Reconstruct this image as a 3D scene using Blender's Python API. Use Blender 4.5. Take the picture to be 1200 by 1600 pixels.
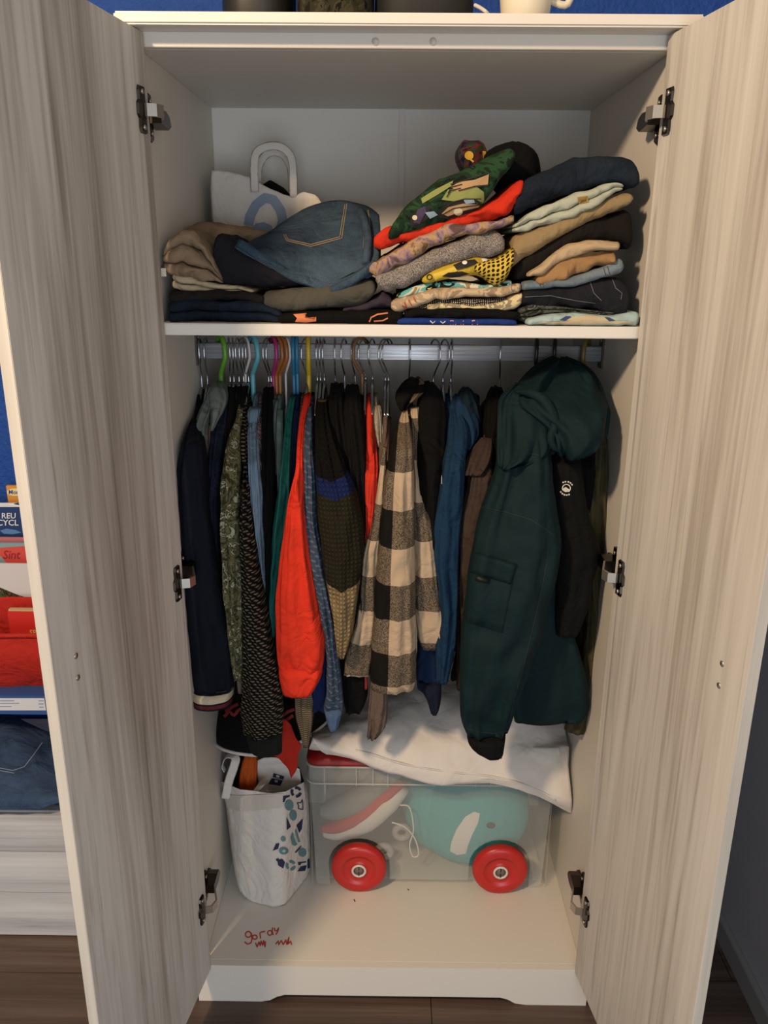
import bpy, bmesh, math, random
import numpy as np
from mathutils import Vector, Matrix, noise
from mathutils.bvhtree import BVHTree

for o in list(bpy.data.objects): bpy.data.objects.remove(o)
scene = bpy.context.scene
COL = scene.collection
random.seed(7)

# ------------------------------------------------------------------ camera
CAM = np.array([-0.019273, -1.466577, 1.660459])
RT = np.array([0.999939, 0.008326, 0.007319])
UP = np.array([-0.009492, 0.302075, 0.953237])
FW = np.array([-0.005725, 0.953248, -0.302136])
FPX = 1267.1
cd = bpy.data.cameras.new('camera'); cam = bpy.data.objects.new('camera', cd); COL.objects.link(cam)
cd.sensor_fit = 'VERTICAL'; cd.sensor_height = 36; cd.sensor_width = 27; cd.lens = FPX / 1600 * 36
cd.clip_start = .02
cam.matrix_world = Matrix(((RT[0], UP[0], -FW[0], CAM[0]), (RT[1], UP[1], -FW[1], CAM[1]), (RT[2], UP[2], -FW[2], CAM[2]), (0, 0, 0, 1)))
scene.camera = cam

# ------------------------------------------------------------------ light
w = bpy.data.worlds.new('room_ambient'); scene.world = w; w.use_nodes = True
w.node_tree.nodes['Background'].inputs[0].default_value = (1.0, .95, .89, 1)
w.node_tree.nodes['Background'].inputs[1].default_value = .33
def area(name, loc, target, sx, sy, power, col):
    l = bpy.data.lights.new(name, 'AREA'); l.shape = 'RECTANGLE'; l.size = sx; l.size_y = sy; l.energy = power; l.color = col
    o = bpy.data.objects.new(name, l); COL.objects.link(o); o.location = loc
    o.rotation_euler = (Vector(target) - Vector(loc)).to_track_quat('-Z', 'Y').to_euler(); return o
area('window_daylight', (.42, -3.2, 1.0), (-.15, 0, .6), 1.6, 1.5, 38, (.80, .90, 1.0))
pl = bpy.data.lights.new('ceiling_lamp_light', 'POINT'); pl.energy = 205; pl.color = (1.0, .73, .46); pl.shadow_soft_size = .11
plo = bpy.data.objects.new('ceiling_lamp_light', pl); COL.objects.link(plo); plo.location = (-1.10, -1.65, 2.68)
scene.view_settings.view_transform = 'Standard'; scene.view_settings.look = 'None'
scene.view_settings.gamma = 1; scene.view_settings.use_curve_mapping = False
scene.view_settings.exposure = 0.08

# ------------------------------------------------------------------ helpers
def ray(px, py):
    return FW + (px - 600) / FPX * RT + (800 - py) / FPX * UP
def P(px, py, y):
    d = ray(px, py); return CAM + d * (y - CAM[1]) / d[1]
def PZ(px, py, z):
    d = ray(px, py); return CAM + d * (z - CAM[2]) / d[2]
OFF = {}
def tag(o, label=None, cat=None, group=None, kind=None):
    if label: o['label'] = label
    if cat: o['category'] = cat
    if group: o['group'] = group
    if kind: o['kind'] = kind
    return o
def thing(name, label, cat, loc, group=None):
    o = bpy.data.objects.new(name, None); COL.objects.link(o); o.location = loc; o.empty_display_size = .03
    OFF[o.name] = np.array(loc, float)
    return tag(o, label, cat, group)
def mk(name, verts, faces, m, parent=None, uv=None, smooth=True):
    v = np.array(verts, float)
    if parent is not None: off = OFF[parent.name]
    else: off = np.array([(v[:, 0].min() + v[:, 0].max()) / 2, (v[:, 1].min() + v[:, 1].max()) / 2, v[:, 2].min()])
    me = bpy.data.meshes.new(name); me.from_pydata([tuple(x) for x in v - off], [], [tuple(map(int, f)) for f in faces]); me.update()
    if uv is not None:
        l = me.uv_layers.new(name='UVMap')
        idx = np.zeros(len(me.loops), int); me.loops.foreach_get('vertex_index', idx)
        l.data.foreach_set('uv', np.array(uv, float)[idx].ravel())
    if smooth: me.polygons.foreach_set('use_smooth', [True] * len(me.polygons))
    if m: me.materials.append(m)
    o = bpy.data.objects.new(name, me); COL.objects.link(o); OFF[o.name] = off
    if parent is not None: o.parent = parent
    else: o.location = off
    bm = bmesh.new(); bm.from_mesh(me); bmesh.ops.recalc_face_normals(bm, faces=bm.faces); bm.to_mesh(me); bm.free()
    return o
def box(name, lo, hi, m, parent=None, bev=.0015, M=None):
    bm = bmesh.new(); bmesh.ops.create_cube(bm, size=1)
    lo = np.array(lo, float); hi = np.array(hi, float)
    for v in bm.verts: v.co = Vector((lo + hi) / 2 + np.array(v.co) * (hi - lo))
    if bev: bmesh.ops.bevel(bm, geom=bm.edges[:], offset=bev, segments=2, affect='EDGES')
    if M is not None: bmesh.ops.transform(bm, matrix=M, verts=bm.verts)
    vs = [tuple(v.co) for v in bm.verts]; fs = [[v.index for v in f.verts] for f in bm.faces]; bm.free()
    return mk(name, vs, fs, m, parent, smooth=False)
def prism(name, poly, axis, a, b, m, parent=None, smooth=False):
    # poly: 2-D points; axis 'y' -> (x,z) polygon extruded in y; 'x' -> (y,z); 'z' -> (x,y)
    def p3(q, t): return {'y': (q[0], t, q[1]), 'x': (t, q[0], q[1]), 'z': (q[0], q[1], t)}[axis]
    n = len(poly); v = [p3(q, a) for q in poly] + [p3(q, b) for q in poly]
    f = [list(range(n)), list(range(n, 2 * n))] + [[i, (i + 1) % n, n + (i + 1) % n, n + i] for i in range(n)]
    return mk(name, v, f, m, parent, smooth=smooth)
def tube_geo(pts, r, n=8, flat=None, close=False):
    pts = [np.array(p, float) for p in pts]; N = len(pts)
    rs = r if hasattr(r, '__len__') else [r] * N
    V = []; F = []; nrm = None
    for i in range(N):
        t = pts[min(i + 1, N - 1)] - pts[max(i - 1, 0)]
        if close: t = pts[(i + 1) % N] - pts[i - 1]
        t = t / (np.linalg.norm(t) + 1e-12)
        if nrm is None:
            a = np.array([0, 0, 1.]) if abs(t[2]) < .9 else np.array([0, 1., 0]); nrm = np.cross(t, a)
        nrm = nrm - t * (nrm @ t); nrm /= np.linalg.norm(nrm) + 1e-12; b = np.cross(t, nrm)
        for k in range(n):
            c, s = math.cos(2 * math.pi * k / n), math.sin(2 * math.pi * k / n)
            if flat: V.append(pts[i] + nrm * c * flat[0] + b * s * flat[1])
            else: V.append(pts[i] + rs[i] * (nrm * c + b * s))
    M = N if close else N - 1
    for i in range(M):
        j = (i + 1) % N
        for k in range(n): F.append([i * n + k, i * n + (k + 1) % n, j * n + (k + 1) % n, j * n + k])
    if not close: F += [list(range(n)), list(range((N - 1) * n, N * n))]
    return V, F
def spline(pts, k=6):
    p = np.array(pts, float); out = []
    for i in range(len(p) - 1):
        a, b, c, d = p[max(i - 1, 0)], p[i], p[i + 1], p[min(i + 2, len(p) - 1)]
        for t in np.linspace(0, 1, k, endpoint=False):
            out.append(.5 * (2 * b + (c - a) * t + (2 * a - 5 * b + 4 * c - d) * t * t + (3 * b - a - 3 * c + d) * t ** 3))
    out.append(p[-1]); return np.array(out)
def tube(name, pts, r, m, parent=None, n=8, k=6, flat=None, close=False):
    if k: pts = spline(pts, k) if not close else pts
    if hasattr(r, '__len__'): r = list(np.interp(np.linspace(0, 1, len(pts)), np.linspace(0, 1, len(r)), r))
    V, F = tube_geo(pts, r, n, flat, close); return mk(name, V, F, m, parent)
def nz(x, y, z): return noise.noise(Vector((x, y, z)))
def resamp(rows, N):
    rows = np.array(rows, float); t = rows[:, 0]; T = np.linspace(t[0], t[-1], N)
    out = [T] + [np.interp(T, t, rows[:, c]) for c in range(1, rows.shape[1])]
    a = np.array(out).T
    for _ in range(2):
        b = a.copy(); b[1:-1, 1:] = (a[:-2, 1:] + 2 * a[1:-1, 1:] + a[2:, 1:]) / 4; a = b
    return a
def sup(th, e):
    c, s = math.cos(th), math.sin(th)
    return math.copysign(abs(c) ** (2 / e), c), math.copysign(abs(s) ** (2 / e), s)
def rings_mesh(R, cap0=True, cap1=True):
    # R: list of (n,3) closed rings
    n = len(R[0]); V = np.concatenate(R); F = []
    for i in range(len(R) - 1):
        for k in range(n): F.append([i * n + k, i * n + (k + 1) % n, (i + 1) * n + (k + 1) % n, (i + 1) * n + k])
    V = list(V)
    for flag, base in ((cap0, 0), (cap1, (len(R) - 1) * n)):
        if flag:
            c = np.mean(V[base:base + n], axis=0); V.append(c)
            F += [[base + k, base + (k + 1) % n, len(V) - 1] for k in range(n)]
    return V, F
YR = .285; ZR = 1.463
def yprof(yf, top=.255, a=606, b=722):
    return lambda py: float(np.interp(py, [a, b], [top, yf]))
def drape(name, rows, y, d, m, parent=None, seed=0, amp=.005, N=None, n=44, e=2.3, freq=1., cap0=True, cap1=True, dtop=.6, dbot=.62):
    """hanging cloth: pixel rows (py, xl, xr) on the plane y (number or function), half depth d"""
    N = N or max(8, min(64, int((rows[-1][0] - rows[0][0]) / 6)))
    A = resamp(rows, N); R = []; UV = []
    yf = y if callable(y) else (lambda py: y)
    for i, (py, xl, xr) in enumerate(A):
        yy = yf(py); L = P(xl, py, yy); Q = P(xr, py, yy); c = (L + Q) / 2; hw = max(.0015, np.linalg.norm(Q - L) / 2)
        t = i / (N - 1); dd = d * min(1, dtop + t * 4) * (1 - (1 - dbot) * max(0, (t - .8) / .2) ** 2)
        dd = min(dd, max(hw * 3, .012)); pts = []
        for k in range(n):
            th = 2 * math.pi * k / n; cx, sy = sup(th, e); ct, sn = math.cos(th) * freq, math.sin(th) * freq
            r1 = 1 - 2 * abs(nz(ct * 1.5 + seed * 3.1, sn * 1.5, c[2] * 3.2 + seed)) * 1.6
            r2 = 1 - 2 * abs(nz(ct * 1.1 + seed, c[2] * 13, sn * 1.1 + seed * 1.7)) * 1.8
            f = .75 * r1 + .45 * r2 * min(1, t * 3) + .5 * nz(ct * 4 + seed, c[2] * 9, sn * 4 + seed * 1.7)
            a = amp * (f - .35)
            pts.append((c[0] + cx * (hw + a * .3), c[1] + sy * (dd + a * 1.7), c[2] + .25 * a))
            UV.append((cx * hw + seed * .37, c[2]))
        R.append(np.array(pts))
    V, F = rings_mesh(R, cap0, cap1)
    UV += [(0, 0)] * (len(V) - len(UV))
    return mk(name, V, F, m, parent, UV)
def torso(name, xs, ztop, zhem, yf, m, parent, tx=.012, seed=0, yb=None):
    """body of a garment on its hanger: thin in x, wide in y; xs = [(z, x)] centre line"""
    yb = yb or (2 * YR - yf); N = 22; R = []; UV = []
    zs = np.linspace(ztop, zhem, N); X = np.array(xs)[np.argsort([q[0] for q in xs])]
    for i, z in enumerate(zs):
        x = np.interp(z, X[:, 0], X[:, 1]); s = min(1, (ztop - z) / .085)
        s = s ** .8; h = .03 + ((yb - yf) / 2 - .03) * s; cy = YR + ((yf + yb) / 2 - YR) * s
        th_ = tx * (.45 + .55 * s); pts = []
        for k in range(22):
            th = 2 * math.pi * k / 22; cx, sy = sup(th, 2.6)
            f = nz(sy * 2.5 + seed, z * 3, cx + seed * 2)
            pts.append((x + cx * (th_ + .004 * f), cy + sy * h, z)); UV.append((sy * h + seed, z))
        R.append(np.array(pts))
    V, F = rings_mesh(R); UV += [(0, 0)] * (len(V) - len(UV))
    return mk(name, V, F, m, parent, UV)
def folded(name, cols, y, depth, m, parent=None, layers=1, seed=0, amp=.003, zmin=1.5435, N=56, n=28, round_=.022, xlim=.429):
    """folded cloth lying on a shelf: pixel columns (px, ytop, ybottom) on plane y, rounded fold facing the camera"""
    A = resamp(cols, N); Vs = []; Fs = []; UVs = []
    for q in range(layers):
        R = []; UV = []
        for i, (px, yt, yb) in enumerate(A):
            yl = yt + (yb - yt) * q / layers; yh = yt + (yb - yt) * (q + 1) / layers
            T = P(px, yl, y); B = P(px, yh, y); T[2] = max(T[2], zmin + .004); B[2] = max(B[2], zmin)
            x = float(np.clip((T[0] + B[0]) / 2, -xlim, xlim)); h = max(.0015, (T[2] - B[2]) / 2); zc = (T[2] + B[2]) / 2
            t = i / (N - 1); en = min(1, .70 + 14 * min(t, 1 - t)); h *= en
            rr = min(max(h * 1.2, .006), round_); y0 = y + .006 * nz(px * .02, q * 3.3 + seed, seed) + (1 - en) * .02 + q * .002
            path = []
            for k in range(11):
                a = math.pi / 2 + math.pi * k / 10; path.append((y0 + rr + rr * math.cos(a), zc + h * math.sin(a)))
            path += [(y0 + depth * .33, zc - h), (y0 + depth * .66, zc - h)]
            for k in range(7):
                a = -math.pi / 2 + math.pi * k / 6; path.append((y0 + depth - rr + rr * math.cos(a), zc + h * math.sin(a)))
            path += [(y0 + depth * .66, zc + h), (y0 + depth * .33, zc + h)]
            pts = []; acc = 0
            for k, (yy, zz) in enumerate(path):
                if k: acc += math.hypot(yy - path[k - 1][0], zz - path[k - 1][1])
                f = nz(x * 14 + seed, yy * 14, zz * 20 + seed) + .9 * (.5 - abs(nz(x * 26 + seed, yy * 12, zz * 45))) * 1.5 - .4 + .4 * nz(x * 60, yy * 40 + seed, zz * 60)
                pts.append((x, yy + amp * 1.3 * f, max(zmin, zz + amp * f * min(1, h / .006)))); UV.append((x + seed * .31, acc))
            R.append(np.array(pts))
        V, F = rings_mesh(R); UV += [(0, 0)] * (len(V) - len(UV)); b = len(Vs)
        Vs += V; Fs += [[i + b for i in f] for f in F]; UVs += UV
    return mk(name, Vs, Fs, m, parent, UVs)
def sheet(name, rows, thick, m, parent=None, seed=0, amp=.004, nu=40, nv=32, zmin=None, rest=None):
    """cloth sheet through pixel curves: rows = [(y, [(px,py)...])], solid thickness; y may be a list per point"""
    grid = []
    for y, c in rows:
        pts = [P(a, b, (y[i] if hasattr(y, '__len__') else y)) for i, (a, b) in enumerate(c)]
        s = spline(pts, 6); T = np.linspace(0, len(s) - 1, nu); grid.append(np.array([[np.interp(t, range(len(s)), s[:, k]) for k in range(3)] for t in T]))
    grid = np.array(grid); G = []
    for u in range(nu):
        s = spline(grid[:, u], 8); T = np.linspace(0, len(s) - 1, nv); G.append(np.array([[np.interp(t, range(len(s)), s[:, k]) for k in range(3)] for t in T]))
    G = np.array(G); du = np.gradient(G, axis=0); dv = np.gradient(G, axis=1); Nn = np.cross(du, dv); Nn /= np.linalg.norm(Nn, axis=2, keepdims=True) + 1e-12
    if (Nn * (G - CAM)).sum() > 0: Nn = -Nn
    for i in range(nu):
        for j in range(nv):
            g = G[i, j]; f = nz(g[0] * 9 + seed, g[1] * 9, g[2] * 9) + .6 * nz(g[0] * 25, g[1] * 25 + seed, g[2] * 25)
            G[i, j] += Nn[i, j] * f * amp
    if zmin is not None: G[:, :, 2] = np.maximum(G[:, :, 2], zmin + thick)
    if rest:
        for i in range(nu):
            for j in range(nv): G[i, j, 2] = max(G[i, j, 2], rest(G[i, j]) + thick)
    B = G - Nn * thick
    if zmin is not None: B[:, :, 2] = np.maximum(B[:, :, 2], zmin)
    V = list(G.reshape(-1, 3)) + list(B.reshape(-1, 3)); F = []; o = nu * nv
    UV = [(G[i, j, 0], np.linalg.norm(G[i, j, 1:] - G[i, 0, 1:])) for i in range(nu) for j in range(nv)] * 2
    for i in range(nu - 1):
        for j in range(nv - 1):
            a = i * nv + j; q = [a, a + 1, a + nv + 1, a + nv]; F.append(q); F.append([x + o for x in q[::-1]])
    bd = [i * nv for i in range(nu)] + [(nu - 1) * nv + j for j in range(1, nv)] + [i * nv + nv - 1 for i in range(nu - 2, -1, -1)] + [j for j in range(nv - 2, 0, -1)]
    for i in range(len(bd)): a, b = bd[i], bd[(i + 1) % len(bd)]; F.append([a, b, b + o, a + o])
    return mk(name, V, F, m, parent, UV)
BV = {}
def hit(objs, px, py, lift=.0012):
    d = ray(px, py); d = d / np.linalg.norm(d); best = None
    for o in objs:
        if o.name not in BV:
            off = OFF[o.name]; BV[o.name] = BVHTree.FromPolygons([tuple(np.array(v.co) + off) for v in o.data.vertices], [list(p.vertices) for p in o.data.polygons])
        h = BV[o.name].ray_cast(Vector(CAM), Vector(d))
        if h[0] is not None and (best is None or h[3] < best): best = h[3]
    if best is None: return None
    return CAM + d * (best - lift)
def decal(name, target, polys, m, parent, lift=.0015):
    """flat print on a surface: polygons in pixel coordinates dropped on to the target mesh"""
    tg = target if isinstance(target, list) else [target]; first = None
    for p in polys:
        p = np.array(p, float); c = p.mean(0); q = []
        for i in range(len(p)):
            a, b = p[i], p[(i + 1) % len(p)]; k = max(1, int(np.hypot(*(b - a)) / 5))
            for t in range(k): q.append(a + (b - a) * t / k)
        q = np.array(q)
        for i in range(len(q)):                      # keep the outline on the cloth
            k = 1.
            while k > .3 and hit(tg, *(c + (q[i] - c) * k), lift) is None: k -= .07
            q[i] = c + (q[i] - c) * k
        S = (1, .8, .6, .4, .2); R = [hit(tg, *(c + (x - c) * s_), lift) for s_ in S for x in q]; C0 = hit(tg, *c, lift)
        if C0 is None or any(r is None for r in R): continue
        n = len(q); V = R + [C0]; F = []
        for s_ in range(4):
            for k in range(n): F.append([s_ * n + k, s_ * n + (k + 1) % n, (s_ + 1) * n + (k + 1) % n, (s_ + 1) * n + k])
        F += [[4 * n + k, 4 * n + (k + 1) % n, 5 * n] for k in range(n)]
        o = mk(name, V, F, m, parent); first = first or o
    return first
def stroke(name, target, lines, wpx, m, parent, lift=.0015, dense=4):
    tg = target if isinstance(target, list) else [target]; first = None
    for L in lines:
        V = []; F = []; L = np.array(L, float); q = []
        for i in range(len(L) - 1):
            k = max(1, int(np.hypot(*(L[i + 1] - L[i])) / dense))
            for t in range(k): q.append(L[i] + (L[i + 1] - L[i]) * t / k)
        q.append(L[-1]); q = np.array(q); prev = None
        for i in range(len(q)):
            t = q[min(i + 1, len(q) - 1)] - q[max(i - 1, 0)]; t = t / (np.hypot(*t) + 1e-9); nn = np.array([-t[1], t[0]]) * wpx / 2
            W3 = [hit(tg, *(q[i] + nn * w_), lift) for w_ in (1, .5, 0, -.5, -1)]
            if any(x is None for x in W3): prev = None; continue
            V += W3; j = len(V) - 5
            if prev is not None: F += [[prev + a, prev + a + 1, j + a + 1, j + a] for a in range(4)]
            prev = j
        if F:
            used = sorted({i for f in F for i in f}); mp = {u_: i for i, u_ in enumerate(used)}
            o = mk(name, [V[u_] for u_ in used], [[mp[i] for i in f] for f in F], m, parent); first = first or o
    return first
def lettering(name, target, text, px, py, h, m, parent, slant=0, wid=1., lift=.0012, dy=0):
    """text laid on a surface; px,py = baseline start, h = cap height in pixels"""
    cu = bpy.data.curves.new('lettering_curve', 'FONT'); cu.body = text; cu.size = 1; cu.resolution_u = 2; cu.offset = .012
    o = bpy.data.objects.new('lettering_tmp', cu); COL.objects.link(o); dg = bpy.context.evaluated_depsgraph_get()
    me = o.evaluated_get(dg).to_mesh(); vs = [tuple(v.co) for v in me.vertices]; fs = [list(p.vertices) for p in me.polygons]
    o.evaluated_get(dg).to_mesh_clear(); bpy.data.objects.remove(o); bpy.data.curves.remove(cu)
    k = h / .7; V = [hit([target], px + x * k * wid + y * k * slant, py - y * k + x * k * dy, lift) for x, y, _ in vs]
    fs = [f for f in fs if all(V[i] is not None for i in f)]
    if not fs: return None
    V = [np.zeros(3) if v is None else v for v in V]
    used = sorted({i for f in fs for i in f}); mp = {u: i for i, u in enumerate(used)}
    return mk(name, [V[u] for u in used], [[mp[i] for i in f] for f in fs], m, parent, smooth=False)

# ------------------------------------------------------------------ materials
def lin(h):
    if not isinstance(h, str): return (*h, 1)
    h = h.lstrip('#'); c = [int(h[i:i + 2], 16) / 255 for i in (0, 2, 4)]
    return (*[x / 12.92 if x <= .04045 else ((x + .055) / 1.055) ** 2.4 for x in c], 1)
class NT:
    def __init__(s, name, rough=.8, spec=.3):
        s.m = bpy.data.materials.new(name); s.m.use_nodes = True; s.t = s.m.node_tree; s.b = s.t.nodes['Principled BSDF']
        s.b.inputs['Roughness'].default_value = rough; s.b.inputs['Specular IOR Level'].default_value = spec; s.tc = None
    def n(s, typ, **kw):
        o = s.t.nodes.new(typ)
        for k, v in kw.items(): setattr(o, k, v)
        return o
    def l(s, a, b): s.t.links.new(a, b)
    def co(s, kind='Object', scale=(1, 1, 1), loc=(0, 0, 0), rot=(0, 0, 0)):
        if s.tc is None: s.tc = s.n('ShaderNodeTexCoord')
        m = s.n('ShaderNodeMapping'); m.inputs['Scale'].default_value = scale; m.inputs['Location'].default_value = loc; m.inputs['Rotation'].default_value = rot
        s.l(s.tc.outputs[kind], m.inputs[0]); return m.outputs[0]
    def noise(s, co, scale, detail=3, rough=.5, dist=0):
        o = s.n('ShaderNodeTexNoise'); o.inputs['Scale'].default_value = scale; o.inputs['Detail'].default_value = detail
        o.inputs['Roughness'].default_value = rough; o.inputs['Distortion'].default_value = dist; s.l(co, o.inputs['Vector']); return o.outputs['Fac']
    def vor(s, co, scale, out='Distance', feature='F1', rnd=1):
        o = s.n('ShaderNodeTexVoronoi', feature=feature); o.inputs['Scale'].default_value = scale; o.inputs['Randomness'].default_value = rnd; s.l(co, o.inputs['Vector']); return o.outputs[out]
    def wave(s, co, scale, dist=0, dirn='X', prof='SIN', detail=2, dscale=1):
        o = s.n('ShaderNodeTexWave', bands_direction=dirn, wave_profile=prof); o.inputs['Scale'].default_value = scale; o.inputs['Distortion'].default_value = dist
        o.inputs['Detail'].default_value = detail; o.inputs['Detail Scale'].default_value = dscale; s.l(co, o.inputs['Vector']); return o.outputs['Fac']
    def ramp(s, fac, stops, const=False):
        o = s.n('ShaderNodeValToRGB'); r = o.color_ramp; r.interpolation = 'CONSTANT' if const else 'LINEAR'
        while len(r.elements) > 1: r.elements.remove(r.elements[-1])
        r.elements[0].position = stops[0][0]; r.elements[0].color = lin(stops[0][1])
        for p, c in stops[1:]: e = r.elements.new(p); e.color = lin(c)
        s.l(fac, o.inputs[0]); return o.outputs[0]
    def math(s, op, a, b=None):
        o = s.n('ShaderNodeMath', operation=op)
        for i, v in enumerate((a, b)):
            if v is None: continue
            if isinstance(v, (int, float)): o.inputs[i].default_value = v
            else: s.l(v, o.inputs[i])
        return o.outputs[0]
    def mix(s, fac, a, b, typ='MIX'):
        o = s.n('ShaderNodeMix', data_type='RGBA', blend_type=typ)
        for i, v in ((0, fac), (6, a), (7, b)):
            if isinstance(v, (int, float)): o.inputs[i].default_value = v
            elif isinstance(v, str): o.inputs[i].default_value = lin(v)
            else: s.l(v, o.inputs[i])
        return o.outputs[2]
    def sep(s, co):
        o = s.n('ShaderNodeSeparateXYZ'); s.l(co, o.inputs[0]); return o.outputs
    def base(s, c):
        if isinstance(c, str): s.b.inputs['Base Color'].default_value = lin(c)
        else: s.l(c, s.b.inputs['Base Color'])
    def bump(s, h, strength=.3, dist=.002):
        o = s.n('ShaderNodeBump'); o.inputs['Strength'].default_value = strength; o.inputs['Distance'].default_value = dist; s.l(h, o.inputs['Height'])
        prev = s.b.inputs['Normal'].links
        if prev: s.l(prev[0].from_socket, o.inputs['Normal'])
        s.l(o.outputs[0], s.b.inputs['Normal'])
_mc = {}
def plain(name, c, rough=.5, spec=.5, metal=0, var=0):
    if name in _mc: return _mc[name]
    s = NT(name, rough, spec); s.b.inputs['Metallic'].default_value = metal
    if var: f = s.noise(s.co(), 18, 4); s.base(s.mix(s.math('MULTIPLY', f, var), c, '#000000'))
    else: s.base(c)
    _mc[name] = s.m; return s.m
def crumple(s, k=1.):
    s.bump(s.noise(s.co(), 16, 3, .55, .8), .75 * k, .012)
    s.bump(s.math('ABSOLUTE', s.math('SUBTRACT', s.noise(s.co(), 9, 2, .5, 1.6), .5)), .5 * k, .025)
    s.bump(s.noise(s.co(), 700, 2), .25, .0006)
def fabric(name, c, var=.22, k=1., rough=.9, c2=None):
    if name in _mc: return _mc[name]
    s = NT(name, rough, .15); f = s.noise(s.co(), 9, 4, .6)
    s.base(s.ramp(f, [(.3, c), (.75, c2 or c)]) if c2 else s.mix(s.math('MULTIPLY', f, var), c, '#0a0a0a')); crumple(s, k)
    _mc[name] = s.m; return s.m
def denim(name, dark, light):
    s = NT(name, .9, .15); co = s.co()
    f = s.math('ADD', s.math('MULTIPLY', s.noise(co, 7, 4, .6), .75), s.math('MULTIPLY', s.noise(s.co(scale=(1, 1, .25)), 500, 2), .25))
    s.base(s.ramp(f, [(.35, dark), (.7, light)])); crumple(s, 1.); return s.m
def speckle(name, a, b, scale=420):
    s = NT(name, .95, .1); f = s.noise(s.co(), scale, 2, .7); s.base(s.ramp(f, [(.38, a), (.62, b)])); crumple(s, .7); return s.m
def multi(name, cols, scale=30, dist=1.5, k=1., const=True):
    s = NT(name, .9, .15); f = s.noise(s.co(), scale, 3, .6, dist); n = len(cols)
    s.base(s.ramp(f, [(.0 if i == 0 else .30 + .40 * i / n, c) for i, c in enumerate(cols)], const)); crumple(s, k); return s.m
def dots(name, bg, fg, scale, rad=.3):
    s = NT(name, .9, .15); d = s.vor(s.co('UV', scale=(scale, scale, 0)), 1, rnd=0.15)
    s.base(s.mix(s.math('LESS_THAN', d, rad), bg, fg)); crumple(s, .8); return s.m
def zbands(name, stops, rib=None, k=.6, vee=None):
    """bands of colour by height (v of the UV is the height in metres): stops = [(z_low_of_band, colour)] rising"""
    s = NT(name, .95, .1); uv = s.sep(s.co('UV')); z0, z1 = stops[0][0], stops[-1][0] + .05
    vv = uv[1] if vee is None else s.math('SUBTRACT', s.math('ADD', uv[1], .012), s.math('MULTIPLY', s.math('ABSOLUTE', s.math('SUBTRACT', uv[0], vee)), .38))
    f = s.math('DIVIDE', s.math('SUBTRACT', vv, z0), z1 - z0)
    col = s.ramp(f, [(max(0, (z - z0) / (z1 - z0)), c) for z, c in stops], True)
    if rib:
        wv = s.wave(s.co('UV', scale=(rib, rib, 0)), 1, 1.2, 'X', dscale=2); wv2 = s.wave(s.co('UV', scale=(rib, rib, 0)), .8, .5, 'Y')
        g = s.math('MULTIPLY', wv, wv2); col = s.mix(s.math('MULTIPLY', s.math('SUBTRACT', 1, g), .55), col, '#0c0a08'); s.bump(g, .6, .004)
    s.base(col); crumple(s, k); return s.m
def plaid(name, pu, pv, ou, ov, light, mid, dark):
    s = NT(name, .92, .12); uv = s.sep(s.co('UV'))
    def sq(v, p, o): return s.math('LESS_THAN', s.math('FRACT', s.math('DIVIDE', s.math('ADD', v, o + 50 * p), p)), .5)
    a, b = sq(uv[0], pu, ou), sq(uv[1], pv, ov); sm = s.math('ADD', a, b)
    grain = s.noise(s.co(), 600, 2); midc = s.ramp(grain, [(.35, dark), (.68, mid)])
    c = s.mix(s.math('GREATER_THAN', sm, .5), dark, midc); c = s.mix(s.math('GREATER_THAN', sm, 1.5), c, light)
    s.base(c); crumple(s, .8); return s.m
def knit(name, a, b, scale=170, k=.6, dirn='diag'):
    s = NT(name, .95, .1); w1 = s.wave(s.co('UV', scale=(scale, scale * .8, 0)), 1, 2.5, 'DIAGONAL', dscale=1.5); w2 = s.wave(s.co('UV', scale=(scale, scale, 0)), .9, .6, 'Y')
    g = s.math('MULTIPLY', w1, w2); s.base(s.ramp(g, [(.2, a), (.75, b)])); s.bump(g, .5, .003); crumple(s, k); return s.m
def ribbed(name, a, b, scale, dirn='Y'):
    s = NT(name, .95, .1); g = s.wave(s.co('UV', scale=(scale, scale, 0)), 1, .4, dirn); s.base(s.ramp(g, [(.1, a), (.8, b)])); s.bump(g, .6, .004); return s.m
def wood(name, stops, axis='z', scale=1., rough=.55, bumpk=.25, spec=.3):
    s = NT(name, rough, spec)
    st = {'z': (9, 9, .55), 'x': (.55, 9, 9), 'y': (9, .55, 9)}[axis]; fine = {'z': (90, 90, 2.2), 'x': (2.2, 90, 90), 'y': (90, 2.2, 90)}[axis]
    a = s.noise(s.co(scale=tuple(q * scale for q in st)), 1, 5, .62, 1.1); b = s.noise(s.co(scale=tuple(q * scale for q in fine)), 1, 4, .6, .3)
    f = s.math('ADD', s.math('MULTIPLY', a, .68), s.math('MULTIPLY', b, .32)); s.base(s.ramp(f, stops)); s.bump(b, bumpk, .001); return s.m

M_white = plain('white_laminate', '#d5d0c8', .45, .4)
s = NT('bleached_oak_foil', .55, .3)
wa = s.noise(s.co(scale=(7, 7, .42)), 1, 5, .6, 1.4); wb = s.noise(s.co(scale=(85, 85, 2.0)), 1, 4, .6, .3); wc = s.noise(s.co(scale=(26, 26, .9), loc=(3, 1, 7)), 1, 3, .6, 2.2); wd = s.noise(s.co(scale=(2.6, 2.6, .5), loc=(9, 4, 2)), 1, 2, .5, .6)
wf = s.math('ADD', s.math('MULTIPLY', wa, .46), s.math('ADD', s.math('MULTIPLY', wb, .26), s.math('MULTIPLY', wd, .28)))
col_ = s.ramp(wf, [(.33, '#7f766d'), (.42, '#a8a199'), (.51, '#c5c1bb'), (.64, '#d6d3ce')])
streak = s.math('GREATER_THAN', wc, .63); soft = s.ramp(wc, [(.60, '#000000'), (.74, '#ffffff')])
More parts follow.
